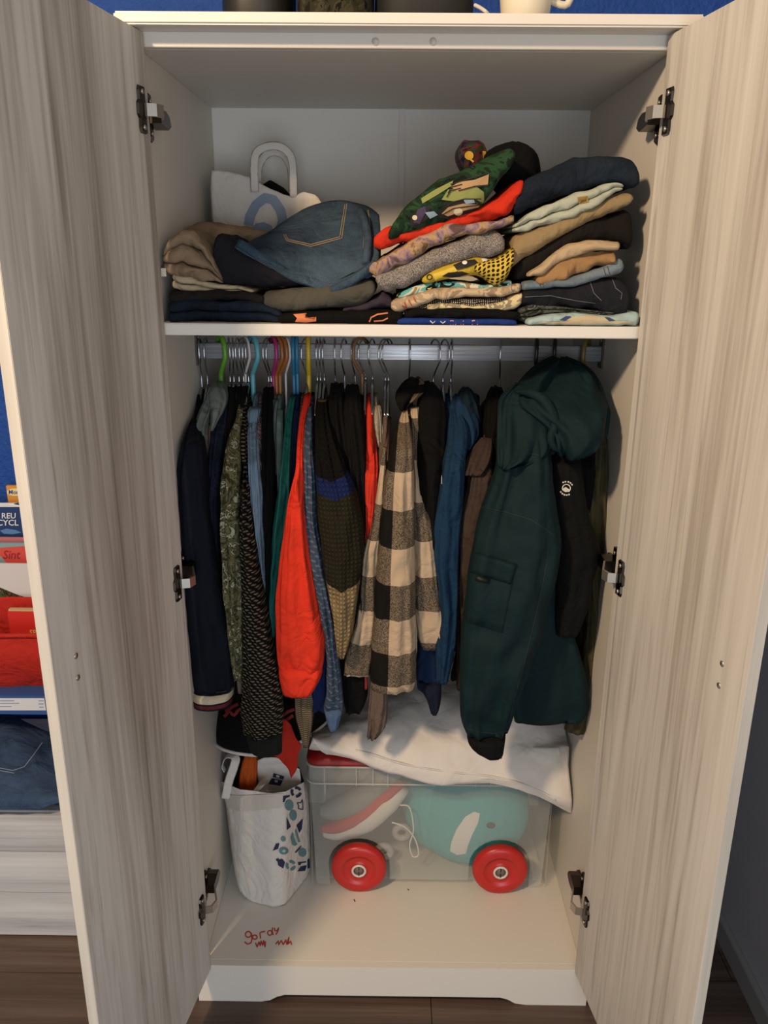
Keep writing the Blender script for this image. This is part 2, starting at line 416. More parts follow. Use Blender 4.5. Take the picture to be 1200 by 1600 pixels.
s.base(s.mix(s.math('MULTIPLY', soft, .55), col_, '#7b7168')); s.bump(wb, .25, .001); M_door = s.m
M_edge = wood('bleached_oak_edge', [(.3, '#aaa59d'), (.6, '#c8c4bc')], 'z')
M_floor = wood('dark_brown_laminate', [(.3, '#362a25'), (.5, '#54453d'), (.68, '#6f6057')], 'x', 1, .4)
M_bench = wood('whitewashed_wood', [(.30, '#77787c'), (.40, '#a9aaae'), (.52, '#c3c4c7'), (.66, '#d0d1d3')], 'x', .8)
M_steel = plain('brushed_steel', '#b5aea4', .3, .5, .8)
M_dark_steel = plain('dark_hinge_steel', '#4a423b', .3, .5, 1)
M_chrome = plain('chrome', '#b9bcc0', .22, .5, 1)
M_grey_metal = plain('grey_plastic_cap', '#cdc7be', .5)
s = NT('blue_textured_wallpaper', .65, .3); s.base(s.mix(s.noise(s.co(), 30, 4), '#123a86', '#1d4c9e')); s.bump(s.noise(s.co(), 95, 4, .6), .8, .006); M_blue = s.m
s = NT('pale_grey_wall_paint', .8, .2); s.base(s.mix(s.noise(s.co(), 4, 3), '#b0b0b4', '#a6a6aa')); s.bump(s.noise(s.co(), 300, 2), .15, .001); M_grey = s.m
M_base = plain('grey_baseboard_paint', '#8f8d8b', .5)
M_black = fabric('black_cloth', '#090808', .1)
M_black2 = fabric('black_fleece', '#0b0a0a', .1)
M_navyblk = fabric('blue_black_cloth', '#0d0e13', .1)
M_navy = fabric('navy_cloth', '#151a28', .15)

# ------------------------------------------------------------------ room
fl = tag(box('floor', (-2.2, -2.6, -.05), (.845, .6, -.008), plain('subfloor', '#1a1410', .8), bev=0), kind='structure')
k = 0
for r_ in range(17):
    y0 = -2.6 + r_ * .19
    x = -2.2 - ((r_ * .47) % 1.2)
    while x < .845:
        a, b = max(x, -2.2), min(x + 1.2, .845)
        if b - a > .02 and y0 < .6:
            box('plank', (a + .0008, y0 + .0008, -.008), (b - .0008, min(y0 + .19, .6) - .0008, 0), M_floor, fl, bev=.0006)
        x += 1.2
tag(box('wall_back', (-2.2, .6, 0), (.9, .68, 2.7), M_blue, bev=0), kind='structure')
tag(box('wall_right', (.845, -2.6, 0), (.92, .6, 2.7), M_grey, bev=0), kind='structure')
bb = tag(box('baseboard_right', (.829, -2.6, 0), (.845, .6, .062), M_base, bev=.002), kind='structure')

# ------------------------------------------------------------------ wardrobe
T = .018; HO = .45; HI = HO - T; D = .57; ZC = 1.977; ZS = 1.5424; ZF = .1063; ZT = 1.9985
W = thing('wardrobe', 'tall white two-door wardrobe standing open with pale oak-look doors', 'wardrobe', (0, .28, 0))
for sx in (-1, 1):
    lo, hi = sorted((sx * HI, sx * HO)); box('side_panel', (lo, 0, 0), (hi, D + .01, ZT), M_white, W)
box('back_panel', (-HI, D, .08), (-.004, D + .006, ZT - .002), M_white, W, .0008)
box('back_panel', (.010, D, .08), (HI, D + .006, ZT - .002), M_white, W, .0008)
box('back_joint_strip', (-.004, D - .003, .08), (.010, D + .004, ZT - .002), plain('joint_strip_white', '#cfc9c0', .4), W, .001)
tb = box('top_board', (-HO - .002, -.046, ZT), (HO + .010, D + .01, ZT + .018), M_white, W, .003)
box('ceiling_board', (-HI, .018, ZC), (HI, D, ZC + .016), M_white, W, .0008)
tr = box('top_rail', (-HI, 0, ZC), (HI, .018, ZT), M_white, W, .001)
for px in (587, 677):
    c = P(px, 65, -.0005); tube('plug_cap', [c + [0, .002, 0], c + [0, -.0008, 0]], .006, M_grey_metal, tr, 12, 0)
box('shelf', (-HI, .0, ZS - .0205), (HI, D, ZS), M_white, W, .0015)
fb = box('bottom_board', (-HI, .004, ZF - .018), (HI, D, ZF), M_white, W, .001)
kick = [(-HO, 0), (-.305, 0), (-.285, .004), (-.268, .015), (-.25, .021), (.25, .021), (.268, .015), (.285, .004), (.31, 0), (HO, 0), (HO, ZF - .0005), (-HO, ZF - .0005)]
prism('kick_board', kick, 'y', -.012, .004, M_white, W)
# child's red marker writing on the bottom board
M_red_ink = plain('red_marker_ink', '#b8382b', .6)
def cz(pts): return [(300 + a * .26667, 1080 + b * .26667) for a, b in pts]
circ = lambda cx, cy, rx, ry, a0=0, a1=360, n=14: [(cx + rx * math.cos(math.radians(a0 + (a1 - a0) * i / n)), cy + ry * math.sin(math.radians(a0 + (a1 - a0) * i / n))) for i in range(n + 1)]
strk = [circ(330, 1425, 17, 17), [(347, 1418), (352, 1450), (345, 1475), (325, 1482), (308, 1468)], circ(368, 1441, 14, 12), [(402, 1450), (398, 1416), (404, 1412), (428, 1407)],
        circ(456, 1416, 13, 14), [(472, 1384), (470, 1405), (476, 1430)], [(482, 1386), (486, 1404), (500, 1402), (508, 1384), (502, 1410), (490, 1426)],
        [(372, 1474), (382, 1500), (392, 1468), (400, 1492), (405, 1462), (414, 1490), (420, 1460), (428, 1500), (431, 1465)],
        [(490, 1482), (506, 1462), (508, 1486), (524, 1460), (534, 1486), (550, 1456), (556, 1486), (568, 1440), (562, 1482), (578, 1464), (584, 1487)]]
BV.clear()
stroke('marker_writing', fb, [cz(q) for q in strk], 2.0, M_red_ink, fb, .0008, 1.5)
stroke('pencil_mark', fb, [[(553, 1405), (555, 1409)], [(637, 1389), (639, 1391)], [(873, 1384), (875, 1388)]], 1.6, plain('dark_speck', '#1b1715', .8), fb, .0008, 2)
# clothes rail, ridged oval
prof = []
for i in range(64):
    th = 2 * math.pi * i / 64; cx, sz = sup(th, 3.2); rdg = .0007 * math.cos(i * math.pi) if abs(sz) < .86 else 0
    prof.append((YR + .009 * cx + (rdg if cx > 0 else -rdg) * -1, ZR + .0172 * sz))
s = NT('ribbed_aluminium', .34, .5); s.b.inputs['Metallic'].default_value = .35
s.base(s.ramp(s.wave(s.co(scale=(0, 0, 1)), 120, 0, 'Z'), [(.2, '#85858a'), (.7, '#d0cfd2')])); M_rail = s.m
rail = prism('clothes_rail', prof, 'x', -HI + .004, HI - .004, M_rail, W, True)
for sx in (-1, 1):
    x0, x1 = sorted((sx * (HI - .004), sx * HI)); bk = box('rail_bracket', (x0, YR - .016, ZR - .03), (x1, YR + .016, ZS - .021), M_dark_steel, W, .001)
    tube('screw', [(sx * (HI - .004), YR, ZR + .028), (sx * (HI - .0055), YR, ZR + .028)], .004, M_steel, bk, 10, 0)
# doors
HX = .4164; HY = -.012; DW = .448; ZB = .098; ZDT = ZT - .004
def door(side, ang):
    a = math.radians(ang); u = np.array([side * -math.cos(a), -math.sin(a), 0]); nrm = np.array([-side * math.sin(a), math.cos(a) * 1.0, 0])
    if nrm[0] * side > 0: nrm = -nrm
    M = Matrix(((u[0], nrm[0], 0, side * HX), (u[1], nrm[1], 0, HY), (0, 0, 1, 0), (0, 0, 0, 1)))
    d = box('door', (0, -.018, ZB), (DW, 0, ZDT), M_door, W, .0008, M)
    d.data.materials.append(M_edge)
    ue = Vector(u)
    for p in d.data.polygons:
        if abs(p.normal.dot(ue)) > .9: p.material_index = 1
    return d, M
dL, ML = door(-1, 99.17); dR, MR = door(1, 98.54)
tag(dL, 'left door, brownish grey oak-look inner face'); tag(dR, 'right door, paler oak-look inner face in the light')
def at_door(Mx, px, py):
    # intersect the pixel ray with the door's inner face -> (s, z)
    inv = np.array(Mx.inverted()); o = inv @ np.append(CAM, 1); d = inv @ np.append(ray(px, py), 0); t = -o[1] / d[1]; q = o + d * t; return q[0], q[2]
for Mx, dd, pts in ((ML, dL, [(118, 1025), (121, 1059)]), (MR, dR, [(1129, 1037), (1124, 1071)])):
    for q in pts:
        sx, z = at_door(Mx, *q); g = [Mx @ Vector((sx, yy, z)) for yy in (-.001, .0016)]
        tube('handle_screw', [tuple(x) for x in g], .0045, M_steel, dd, 12, 0)
def hinge(Mx, side, px, py, low):
    s0, z = at_door(Mx, px, py); s0 = .026
    I = Matrix.Identity(4)
    def wp(s, n, zz): return np.array(Mx @ Vector((s, n, zz)))
    # arm (the bright metal knuckle): from the door plate to the cabinet plate
    arm_pts = [wp(s0 + .002, .006, z), wp(s0 - .004, .020, z), wp(.004, .024, z), (side * (HI - .026), .022, z + .002 - .006 * low)]
    V = []; F = []
    for i, p in enumerate(arm_pts):
        p = np.array(p)
        for dy, dz in ((0, .0095), (0, -.0095)):
            V += [p + [0, 0, dz], p + [-side * .004, -.0015, dz]]
    for i in range(3):
        b = i * 4; F += [[b, b + 4, b + 6, b + 2], [b + 1, b + 3, b + 7, b + 5], [b, b + 1, b + 5, b + 4], [b + 2, b + 6, b + 7, b + 3]]
    F += [[0, 2, 3, 1], [12, 13, 15, 14]]
    h = mk('hinge', V, F, M_steel, W, smooth=False)
    # door plate, wing-shaped
    prof = [(-.012, .035), (.006, .035), (.007, -.035), (-.012, -.035), (-.015, -.028), (-.014, -.014), (-.020, -.008), (-.020, .008), (-.014, .014), (-.015, .028)]
    n = len(prof); V = [wp(s0 - a, .0005, z + b) for a, b in prof] + [wp(s0 - a * .92, .0045, z + b * .96) for a, b in prof]
    F = [list(range(n)), list(range(n, 2 * n))] + [[i, (i + 1) % n, n + (i + 1) % n, n + i] for i in range(n)]
    mk('door_plate', V, F, M_dark_steel, h, smooth=False)
    for b in (-.026, .026): tube('screw', [wp(s0 + .004, .004, z + b), wp(s0 + .004, .0065, z + b)], .0042, M_steel, h, 10, 0)
    # cabinet-side body: cross plate with wings and curved arm cover
    xs = side * HI; prof = [(.016, .026), (.026, .036), (.042, .034), (.046, .012), (.078, .008), (.086, 0), (.078, -.009), (.046, -.012), (.044, -.034), (.030, -.040), (.018, -.032), (.014, 0)]
    prism('side_plate', [(a, z + b) for a, b in prof], 'x', xs - side * .0005, xs - side * .006, M_dark_steel, h)
    prism('arm_cover', [(.020, z - .011), (.066, z - .016), (.084, z - .008), (.076, z + .006), (.056, z + .012), (.020, z + .011)], 'x', xs - side * .004, xs - side * .027, M_dark_steel, h)
    for b in (-.026, .024): tube('screw', [(xs - side * .006, .032, z + b), (xs - side * .0085, .032, z + b)], .004, M_steel, h, 10, 0)
for q in ((222, 172, 0), (277, 911, 0), (313, 1425, 1)): hinge(ML, -1, *q)
for q in ((1043, 175, 0), (972, 905, 0), (919, 1430, 1)): hinge(MR, 1, *q)

# ------------------------------------------------------------------ clothes on the upper shelf
def fold(name, label, cat, cols, y, depth, m, group=None, **kw):
    y = max(.004, y - .03)
    o = folded(name, cols, y, depth, m, None, **kw); tag(o, label, cat, group or 'folded clothes on the wardrobe shelf'); return o
M_khaki = fabric('khaki_twill', '#8a7660', .25)
M_khaki_in = fabric('pale_khaki_lining', '#b3a488', .2)
M_jean_navy = denim('navy_denim', '#101621', '#1d2836')
M_brownblk = fabric('brown_black_cotton', '#1f1c1a', .2)
M_jean = denim('mid_blue_denim', '#1a2736', '#465868')
M_olivegrey = fabric('olive_grey_cotton', '#4d4a41', .2)
M_purple = fabric('grey_purple_cotton', '#39313c', .2)
M_stitch = plain('tan_stitching', '#85745a', .8)
M_orange = plain('orange_print', '#c9744a', .8)
# left pile
L1 = fold('folded_jeans', 'navy jeans folded flat at the bottom left of the shelf', 'jeans', [(262, 472, 502), (300, 466, 502), (340, 470, 502), (385, 470, 503), (415, 478, 503), (436, 488, 504), (445, 496, 504)], .055, .34, M_jean_navy, layers=2, seed=1)
L2 = fold('folded_trousers', 'brown-black trousers folded under the khaki trousers', 'trousers', [(262, 455, 471), (300, 455, 470), (340, 452, 469), (380, 455, 470), (412, 463, 477)], .06, .32, M_brownblk, seed=2)
L3 = thing('folded_khaki_trousers', 'crumpled khaki trousers with rolled pale turn-ups at the far left', 'trousers', P(300, 452, .1), 'folded clothes on the wardrobe shelf')
folded('leg_roll', [(254, 392, 416), (262, 374, 426), (283, 357, 430), (300, 361, 434), (320, 382, 437), (335, 408, 440), (346, 434, 443)], .04, .22, M_khaki, L3, layers=3, seed=3, amp=.006)
folded('turn_up', [(268, 428, 450), (285, 428, 456), (320, 440, 457), (370, 446, 458), (396, 452, 461)], .045, .2, M_khaki_in, L3, layers=2, seed=4, amp=.004)
folded('waist_part', [(290, 352, 392), (310, 348, 394), (345, 350, 394), (380, 353, 394), (425, 364, 394)], .21, .12, M_khaki, L3, seed=5, amp=.008)
tgl = box('care_label', tuple(P(252, 432, .035)), tuple(P(259, 419, .036) + np.array([0, .0008, 0])), plain('white_label', '#d8d2c8', .8), L3, 0)
fold('folded_trousers', 'black-navy trousers lying between khaki trousers and blue jeans', 'trousers', [(332, 370, 440), (345, 363, 447), (362, 374, 447), (400, 396, 448), (440, 416, 448), (484, 432, 446)], .075, .2, fabric('ink_navy_cotton', '#1c1b21', .15), seed=6)
fold('folded_trousers', 'olive-grey trousers folded beneath the blue jeans', 'trousers', [(410, 457, 488), (440, 453, 489), (480, 449, 487), (520, 445, 484), (560, 437, 480), (578, 436, 468), (586, 442, 460)], .06, .3, M_olivegrey, seed=7)
fold('folded_shirt', 'dark purple-grey garment peeking out beside olive-grey trousers', 'shirt', [(535, 482, 487), (570, 474, 486), (598, 458, 484), (613, 466, 482)], .075, .2, M_purple, seed=8)
L8 = fold('folded_shirt', 'black shirt with orange print at the shelf edge', 'shirt', [(434, 492, 508), (470, 488, 510), (540, 487, 511), (600, 485, 512), (629, 489, 512)], .04, .3, M_black, seed=9, amp=.001)
decal('print', L8, [[(458, 491), (479, 489), (477, 494), (486, 497), (494, 495), (494, 502), (478, 504), (461, 503), (464, 497)]], M_orange, L8)
stroke('print_line', L8, [[(577, 503), (580, 496), (590, 491), (606, 489)], [(584, 502), (598, 501), (606, 497)]], 2.2, M_orange, L8)
J = sheet('folded_jeans', [(.26, [(440, 352), (458, 338), (480, 325), (520, 314), (562, 317), (590, 332)]), (.17, [(402, 371), (440, 360), (490, 354), (540, 347), (594, 346)]),
    (.085, [(376, 381), (430, 392), (480, 402), (540, 400), (592, 388)]), (.04, [(366, 385), (420, 416), (470, 437), (515, 450), (560, 432), (588, 414)]), (.05, [(370, 390), (423, 421), (473, 443), (518, 458), (562, 440), (587, 424)])],
    .016, M_jean, None, seed=3, amp=.007)
tag(J, 'faded blue jeans with a stitched back pocket, flopped across the left pile', 'jeans', 'folded clothes on the wardrobe shelf')
stroke('pocket_stitching', J, [[(443, 366), (448, 376), (486, 385), (534, 372), (542, 318)], [(446, 366), (450, 374), (486, 382), (531, 370), (539, 319)]], 1.3, M_stitch, J, .002)
stroke('seam_stitching', J, [[(575, 328), (578, 350), (577, 392)], [(566, 325), (569, 350), (568, 400)]], 1.4, M_stitch, J, .002)
tube('waistband', [P(563, 330, .22), P(570, 345, .16), P(575, 372, .115), P(574, 395, .075), P(572, 412, .055)], .008, M_jean, J, 8, 5)
tube('hem_roll', [P(518, 455, .04), P(545, 442, .036), P(566, 428, .036), P(588, 412, .045)], .008, M_jean, J, 8, 5)
# paper carrier bag behind the left pile
PB = thing('paper_carrier_bag', 'white paper carrier bag with blue-grey arch logo behind the jeans', 'bag', P(410, 392, .44))
M_paper = fabric('white_paper', '#cfcac3', .1, .9, .7)
pbb = folded('bag_body', [(330, 266, 405), (334, 266, 406), (360, 270, 406), (395, 277, 406), (415, 292, 406), (440, 300, 406), (456, 309, 406), (474, 300, 406), (492, 302, 406), (508, 322, 406)], .40, .10, M_paper, PB, seed=11, amp=.004, N=48, round_=.006)
M_logo = plain('blue_grey_print', '#7c8da3', .7)
stroke('arch_logo', pbb, [[(388, 352), (391, 337), (400, 320), (414, 309), (427, 312), (438, 328), (442, 345), (437, 360)]], 15, M_logo, PB, .002, 3)
decal('arch_logo_base', pbb, [[(393, 356), (400, 349), (412, 347), (424, 352), (428, 364), (392, 364)]], M_logo, PB)
tube('handle', [P(398, 300, .393), P(397, 262, .393), P(400, 240, .394), (P(414, 230, .396)), P(432, 228, .398), P(448, 236, .40), P(457, 255, .402), P(459, 308, .402)], .005, M_paper, PB, 8, 6, flat=(.0085, .0012))
tube('handle', [P(404, 296, .47), P(404, 262, .47), P(418, 240, .47), P(440, 240, .47), P(454, 262, .47), P(456, 300, .47)], .005, M_paper, PB, 8, 6, flat=(.0085, .0012))
cb = folded('bag_contents', [(404, 290, 320), (420, 282, 320), (440, 292, 320), (456, 306, 322)], .43, .05, M_black, None, seed=12, amp=.004)
tag(cb, 'black cloth bundled inside the white paper carrier bag', 'cloth')
# middle pile
M1 = fold('folded_tshirt', 'royal blue tee with white and red lettering at the bottom of the middle pile', 'shirt', [(620, 499, 514), (632, 497, 514), (700, 498, 514), (790, 499, 514), (808, 501, 514)], .03, .3, fabric('royal_blue_cotton', '#1d3577', .15), seed=13, amp=.0006)
stroke('lettering', M1, [[(672, 501), (676, 505), (680, 502), (684, 506), (688, 502), (692, 505), (696, 502)]], 1.6, plain('white_print', '#d8d6d2', .8), M1, .001)
stroke('lettering', M1, [[(704, 507), (704, 501), (708, 501), (708, 507)], [(712, 507), (712, 501), (716, 507), (720, 501), (720, 507)], [(724, 501), (724, 507)], [(728, 501), (728, 507), (733, 507)], [(738, 507), (738, 501), (742, 501)], [(746, 507), (746, 501), (750, 507), (754, 501), (758, 507), (758, 501)]], 2, plain('salmon_print', '#cf8a7c', .8), M1, .001)
fold('folded_tshirt', 'plain black tee above the blue tee in the middle pile', 'shirt', [(632, 488, 497), (645, 482, 498), (700, 480, 499), (780, 482, 500), (813, 488, 500)], .040, .3, M_black2, seed=14)
fold('folded_shirt', 'dark shirt with tiny white dots in the middle pile', 'shirt', [(626, 488, 493), (650, 478, 489), (690, 467, 483), (750, 466, 483), (792, 464, 482)], .06, .28, dots('black_white_pin_dots', '#1c1513', '#b9b0a2', 260, .28), seed=15)
fold('folded_shirt', 'cream shirt with grey sketch print, right under the beige tee', 'shirt', [(668, 476, 486), (700, 474, 485), (740, 478, 486), (780, 474, 489), (805, 460, 486), (818, 455, 476)], .05, .27, multi('cream_sketch_print', ['#cdbf98', '#c9b98e', '#8c7f66', '#cfc29f'], 26), seed=16)
M5 = fold('folded_tshirt', 'beige tee with thin red print strokes in the middle pile', 'shirt', [(611, 470, 482), (622, 464, 487), (650, 457, 480), (680, 451, 468), (740, 450, 465), (796, 444, 463), (815, 443, 458)], .048, .27, multi('beige_stripe_cotton', ['#b39b7e', '#a08a70', '#b8a486', '#8d7a63'], 18), seed=17, amp=.004)
stroke('print', M5, [[(632, 472), (635, 480)], [(638, 468), (643, 477)], [(646, 464), (650, 472)], [(628, 478), (640, 482)]], 1.8, plain('red_print', '#a63a30', .8), M5)
fold('folded_tshirt', 'yellow and turquoise patterned tee under the yellow print tee', 'shirt', [(620, 460, 466), (642, 450, 463), (665, 444, 457), (700, 440, 452), (760, 446, 453), (800, 434, 450)], .055, .27, multi('yellow_turquoise_print', ['#c2a956', '#1d1c1c', '#5fa39f', '#c9bfae', '#8f7f58'], 22, 1.2), seed=18)
M7 = fold('folded_tshirt', 'yellow tee with black dots hanging its corner out of the middle pile', 'shirt', [(660, 433, 441), (680, 421, 439), (710, 410, 433), (740, 402, 431), (768, 404, 440), (782, 400, 449), (796, 388, 436), (802, 386, 420)], .04, .27, fabric('yellow_cotton', '#b89c35', .15), seed=19)
folded('dotted_corner', [(742, 414, 424), (760, 407, 438), (778, 402, 449), (790, 396, 442), (804, 385, 416)], .0, .05, dots('yellow_black_dots', '#c4a83e', '#1c1713', 125, .36), M7, seed=19, amp=.002)
decal('print', M7, [[(676, 428), (700, 420), (722, 412), (724, 418), (702, 430), (680, 438)]], plain('yellow_print', '#c8ac3c', .8), M7)
decal('dark_print', M7, [[(708, 414), (724, 407), (742, 405), (748, 411), (730, 418), (714, 422)], [(690, 432), (700, 426), (722, 424), (734, 428), (712, 434)]], plain('black_print', '#171412', .8), M7, .0022)
decal('white_print', M7, [circ(726, 410, 4, 3)[:-1], [(752, 404), (762, 401), (768, 408), (756, 412)]], plain('white_print', '#d8d6d2', .8), M7, .003)
stroke('print_letter', M7, [circ(671, 433, 4, 4)], 1.6, plain('black_print', '#171412', .8), M7)
fold('folded_sweatshirt', 'grey heather sweatshirt in the middle pile', 'sweatshirt', [(587, 428, 440), (600, 422, 458), (635, 408, 449), (678, 388, 425), (743, 363, 402), (776, 358, 400), (789, 366, 394)], .042, .28, speckle('grey_heather', '#4c4641', '#98908a', 520), seed=20)
fold('folded_shirt', 'brown and lilac tie-dye shirt above the grey sweatshirt', 'shirt', [(577, 415, 425), (590, 402, 432), (620, 386, 416), (660, 364, 396), (700, 348, 376), (730, 345, 364), (780, 345, 358), (804, 334, 350)], .038, .28, multi('brown_tie_dye', ['#3c2a26', '#7d5f45', '#a98a63', '#8b7380', '#5a4540'], 14, 2.5, 1., False), seed=21, amp=.006)
fold('folded_shirt', 'bright red shirt under the green print tee', 'shirt', [(584, 366, 388), (600, 352, 386), (640, 350, 374), (700, 338, 361), (740, 325, 350), (780, 306, 346), (800, 286, 335), (819, 279, 300)], .05, .26, fabric('bright_red_cotton', '#c5301c', .15), seed=22, amp=.006)
M11 = fold('folded_tshirt', 'dark green tee with cartoon-style car print on top of the middle pile', 'shirt', [(607, 360, 374), (622, 334, 371), (650, 306, 359), (683, 280, 349), (725, 262, 336), (757, 247, 322), (780, 236, 286), (798, 229, 262), (806, 236, 250)], .035, .24, multi('dark_green_print', ['#10180f', '#182b1c', '#243f26', '#142116'], 18), seed=23, amp=.003)
decal('stripe_print', M11, [[(684, 277), (705, 266), (740, 257), (770, 247), (790, 236), (789, 240), (768, 252), (738, 264), (706, 272)]], plain('cream_print', '#a8a283', .8), M11)
decal('stripe_print', M11, [[(658, 310), (680, 296), (708, 282), (706, 290), (684, 304), (660, 318)], [(690, 312), (700, 296), (745, 292), (756, 300), (757, 318), (735, 318)]], plain('lime_print', '#7f8446', .8), M11)
M_pb = plain('print_black', '#16110e', .8); M_pt = plain('print_tan', '#a5835c', .8); M_pc = plain('print_cream', '#c9bb96', .8)
decal('car_print', M11, [[(682, 340), (688, 326), (700, 318), (722, 312), (745, 312), (757, 320), (752, 326), (730, 334), (700, 342)], [(640, 352), (642, 338), (660, 325), (672, 322), (670, 340), (655, 352)]], M_pb, M11, .0018)
decal('car_panel', M11, [[(690, 334), (700, 324), (724, 318), (750, 320), (748, 324), (722, 330), (700, 338)], [(704, 292), (718, 284), (742, 281), (764, 272), (762, 290), (742, 292), (716, 300)]], M_pt, M11, .0026)
decal('car_window', M11, [[(724, 312), (740, 310), (742, 317), (728, 319)], [(664, 332), (678, 330), (684, 336), (672, 342)]], plain('print_pale_blue', '#7f93a3', .8), M11, .0034)
decal('car_wheel', M11, [circ(716, 331, 7, 6)[:-1], circ(648, 340, 4, 4)[:-1]], M_pc, M11, .0034)
stroke('print_outline', M11, [[(700, 302), (706, 292), (722, 288)], [(698, 308), (704, 298), (720, 294)], [(690, 330), (706, 316), (726, 311), (752, 311)], [(688, 338), (708, 326), (736, 322), (754, 320)], [(704, 288), (730, 280), (764, 270)], [(716, 298), (742, 291), (762, 289)]], 1.6, M_pb, M11, .0038)
decal('purple_print', M11, [[(646, 348), (652, 328), (664, 322), (666, 330), (656, 350)]], plain('print_purple', '#37294a', .8), M11, .003)
decal('orange_print', M11, [[(744, 328), (766, 318), (776, 300), (784, 300), (786, 318), (772, 334), (756, 340)]], plain('print_orange', '#c4471c', .8), M11, .003)
M12 = drape('rolled_cap', [(222, 722, 748), (228, 714, 757), (240, 711, 760), (252, 712, 761), (262, 716, 760), (274, 724, 758)], .20, .05, multi('purple_green_print', ['#14111a', '#33193c', '#1f3b24', '#5c1e28', '#17151b'], 34), None, 24, .003, e=4)
tag(M12, 'small purple and green printed cap with yellow patch on top', 'cap')
decal('yellow_patch', M12, [circ(733, 243, 7, 7)[:-1], [(735, 247), (741, 252), (739, 254), (733, 249)], [(754, 236), (759, 236), (760, 250), (755, 250)]], plain('yellow_patch_print', '#c2962c', .8), M12)
M13 = drape('black_cap', [(224, 790, 810), (228, 768, 826), (240, 756, 838), (258, 752, 842), (275, 756, 844), (292, 768, 842), (310, 785, 835)], .16, .07, M_black, None, 25, .003)  # the black cap, lofted as a plain rounded crown
tag(M13, 'black cap with rounded crown tucked behind the middle pile', 'cap')
# right pile
M_tan = fabric('tan_chino', '#8f7a58', .2); M_beige = fabric('beige_sweat', '#b39c7d', .18); M_tan2 = fabric('camel_shorts', '#997750', .2)
M_grjean = denim('light_grey_blue_denim', '#56616a', '#7a868c'); M_bkjean = denim('black_denim', '#131418', '#24242a')
fold('folded_jeans', 'dark navy jeans folded on the very top of the right pile', 'jeans', [(803, 306, 338), (820, 281, 334), (850, 265, 320), (880, 254, 305), (900, 242, 299), (940, 240, 290), (974, 240, 285), (990, 247, 298), (1000, 262, 290)], .05, .36, denim('dark_navy_denim', '#0f141d', '#222b36'), seed=30, amp=.005)
R2 = fold('folded_tshirt', 'pale mint tee with small gold print in the right pile', 'shirt', [(803, 351, 362), (820, 339, 362), (850, 322, 353), (880, 309, 346), (910, 298, 331), (940, 290, 314), (965, 284, 301), (976, 288, 296)], .04, .33, fabric('pale_mint_cotton', '#a9ad9b', .15), seed=31, layers=2, amp=.005)
decal('gold_print', R2, [[(902, 308), (918, 306), (920, 316), (905, 319)]], plain('gold_print', '#8c6f2e', .7), R2)
fold('folded_trousers', 'tan chinos folded in the right pile', 'trousers', [(800, 370, 425), (815, 363, 410), (850, 350, 387), (890, 334, 363), (930, 318, 345), (976, 301, 323), (986, 303, 319), (991, 306, 313)], .045, .33, M_tan, seed=32)
fold('folded_trousers', 'black trousers folded between tan chinos and beige sweatpants', 'trousers', [(804, 413, 437), (830, 390, 434), (870, 365, 412), (900, 350, 379), (940, 340, 376), (980, 326, 378), (990, 336, 396)], .055, .33, fabric('warm_black_cotton', '#191512', .15), seed=33)
fold('folded_sweatpants', 'beige sweatpants with pale rounded fold in the right pile', 'trousers', [(826, 426, 433), (850, 411, 428), (870, 394, 413), (890, 381, 403), (930, 374, 391), (970, 377, 389)], .035, .28, M_beige, seed=34)
fold('folded_shorts', 'camel shorts crumpled under the beige sweatpants', 'shorts', [(838, 433, 440), (860, 416, 439), (880, 404, 436), (930, 392, 424), (962, 391, 410)], .042, .28, M_tan2, seed=35, amp=.009)
R7 = fold('folded_jeans', 'light grey-blue jeans folded in the right pile', 'jeans', [(818, 440, 455), (850, 440, 452), (900, 432, 447), (950, 415, 432), (968, 400, 428), (976, 408, 425)], .04, .3, M_grjean, seed=36)
stroke('seam_stitching', R7, [[(842, 441), (846, 451)], [(847, 440), (850, 450)], [(943, 418), (947, 431)], [(949, 416), (953, 429)]], 1.2, plain('dark_stitching', '#31393f', .8), R7)
R8 = fold('folded_jeans', 'black jeans with grey stitching low in the right pile', 'jeans', [(816, 457, 477), (830, 451, 479), (880, 446, 478), (930, 435, 484), (965, 432, 492), (986, 446, 497)], .045, .34, M_bkjean, seed=37, amp=.005)
stroke('seam_stitching', R8, [[(820, 464), (860, 462), (900, 470), (930, 474)], [(922, 440), (928, 458), (940, 470)], [(956, 434), (962, 450), (972, 458), (970, 468)]], 1.1, plain('grey_stitching', '#5b5b60', .8), R8)
fold('folded_shirt', 'grey-green striped shirt under the black jeans', 'shirt', [(811, 482, 502), (830, 475, 502), (870, 478, 493), (920, 484, 492), (962, 488, 497)], .05, .3, multi('grey_green_stripes', ['#24241f', '#4b4d45', '#2b2c27', '#6b6a5f'], 30), layers=3, seed=38)
R10 = fold('folded_tshirt', 'aqua and cream tee with dark blue stripes at the bottom right of the shelf', 'shirt', [(824, 499, 508), (850, 494, 510), (900, 488, 512), (960, 494, 512), (985, 489, 512), (1000, 487, 512)], .03, .33, fabric('pale_aqua_cotton', '#9fb4b3', .1), seed=39, amp=.002)
decal('cream_panel', R10, [[(836, 505), (850, 503), (880, 502), (896, 495), (920, 492), (945, 496), (956, 501), (985, 502), (990, 506), (900, 507)]], plain('cream_panel_print', '#b8a888', .85), R10)
decal('blue_stripe', R10, [[(874, 500), (884, 494), (893, 494), (884, 501)], [(944, 495), (952, 496), (962, 501), (952, 502)]], plain('navy_stripe_print', '#2a3c66', .85), R10, .0025)

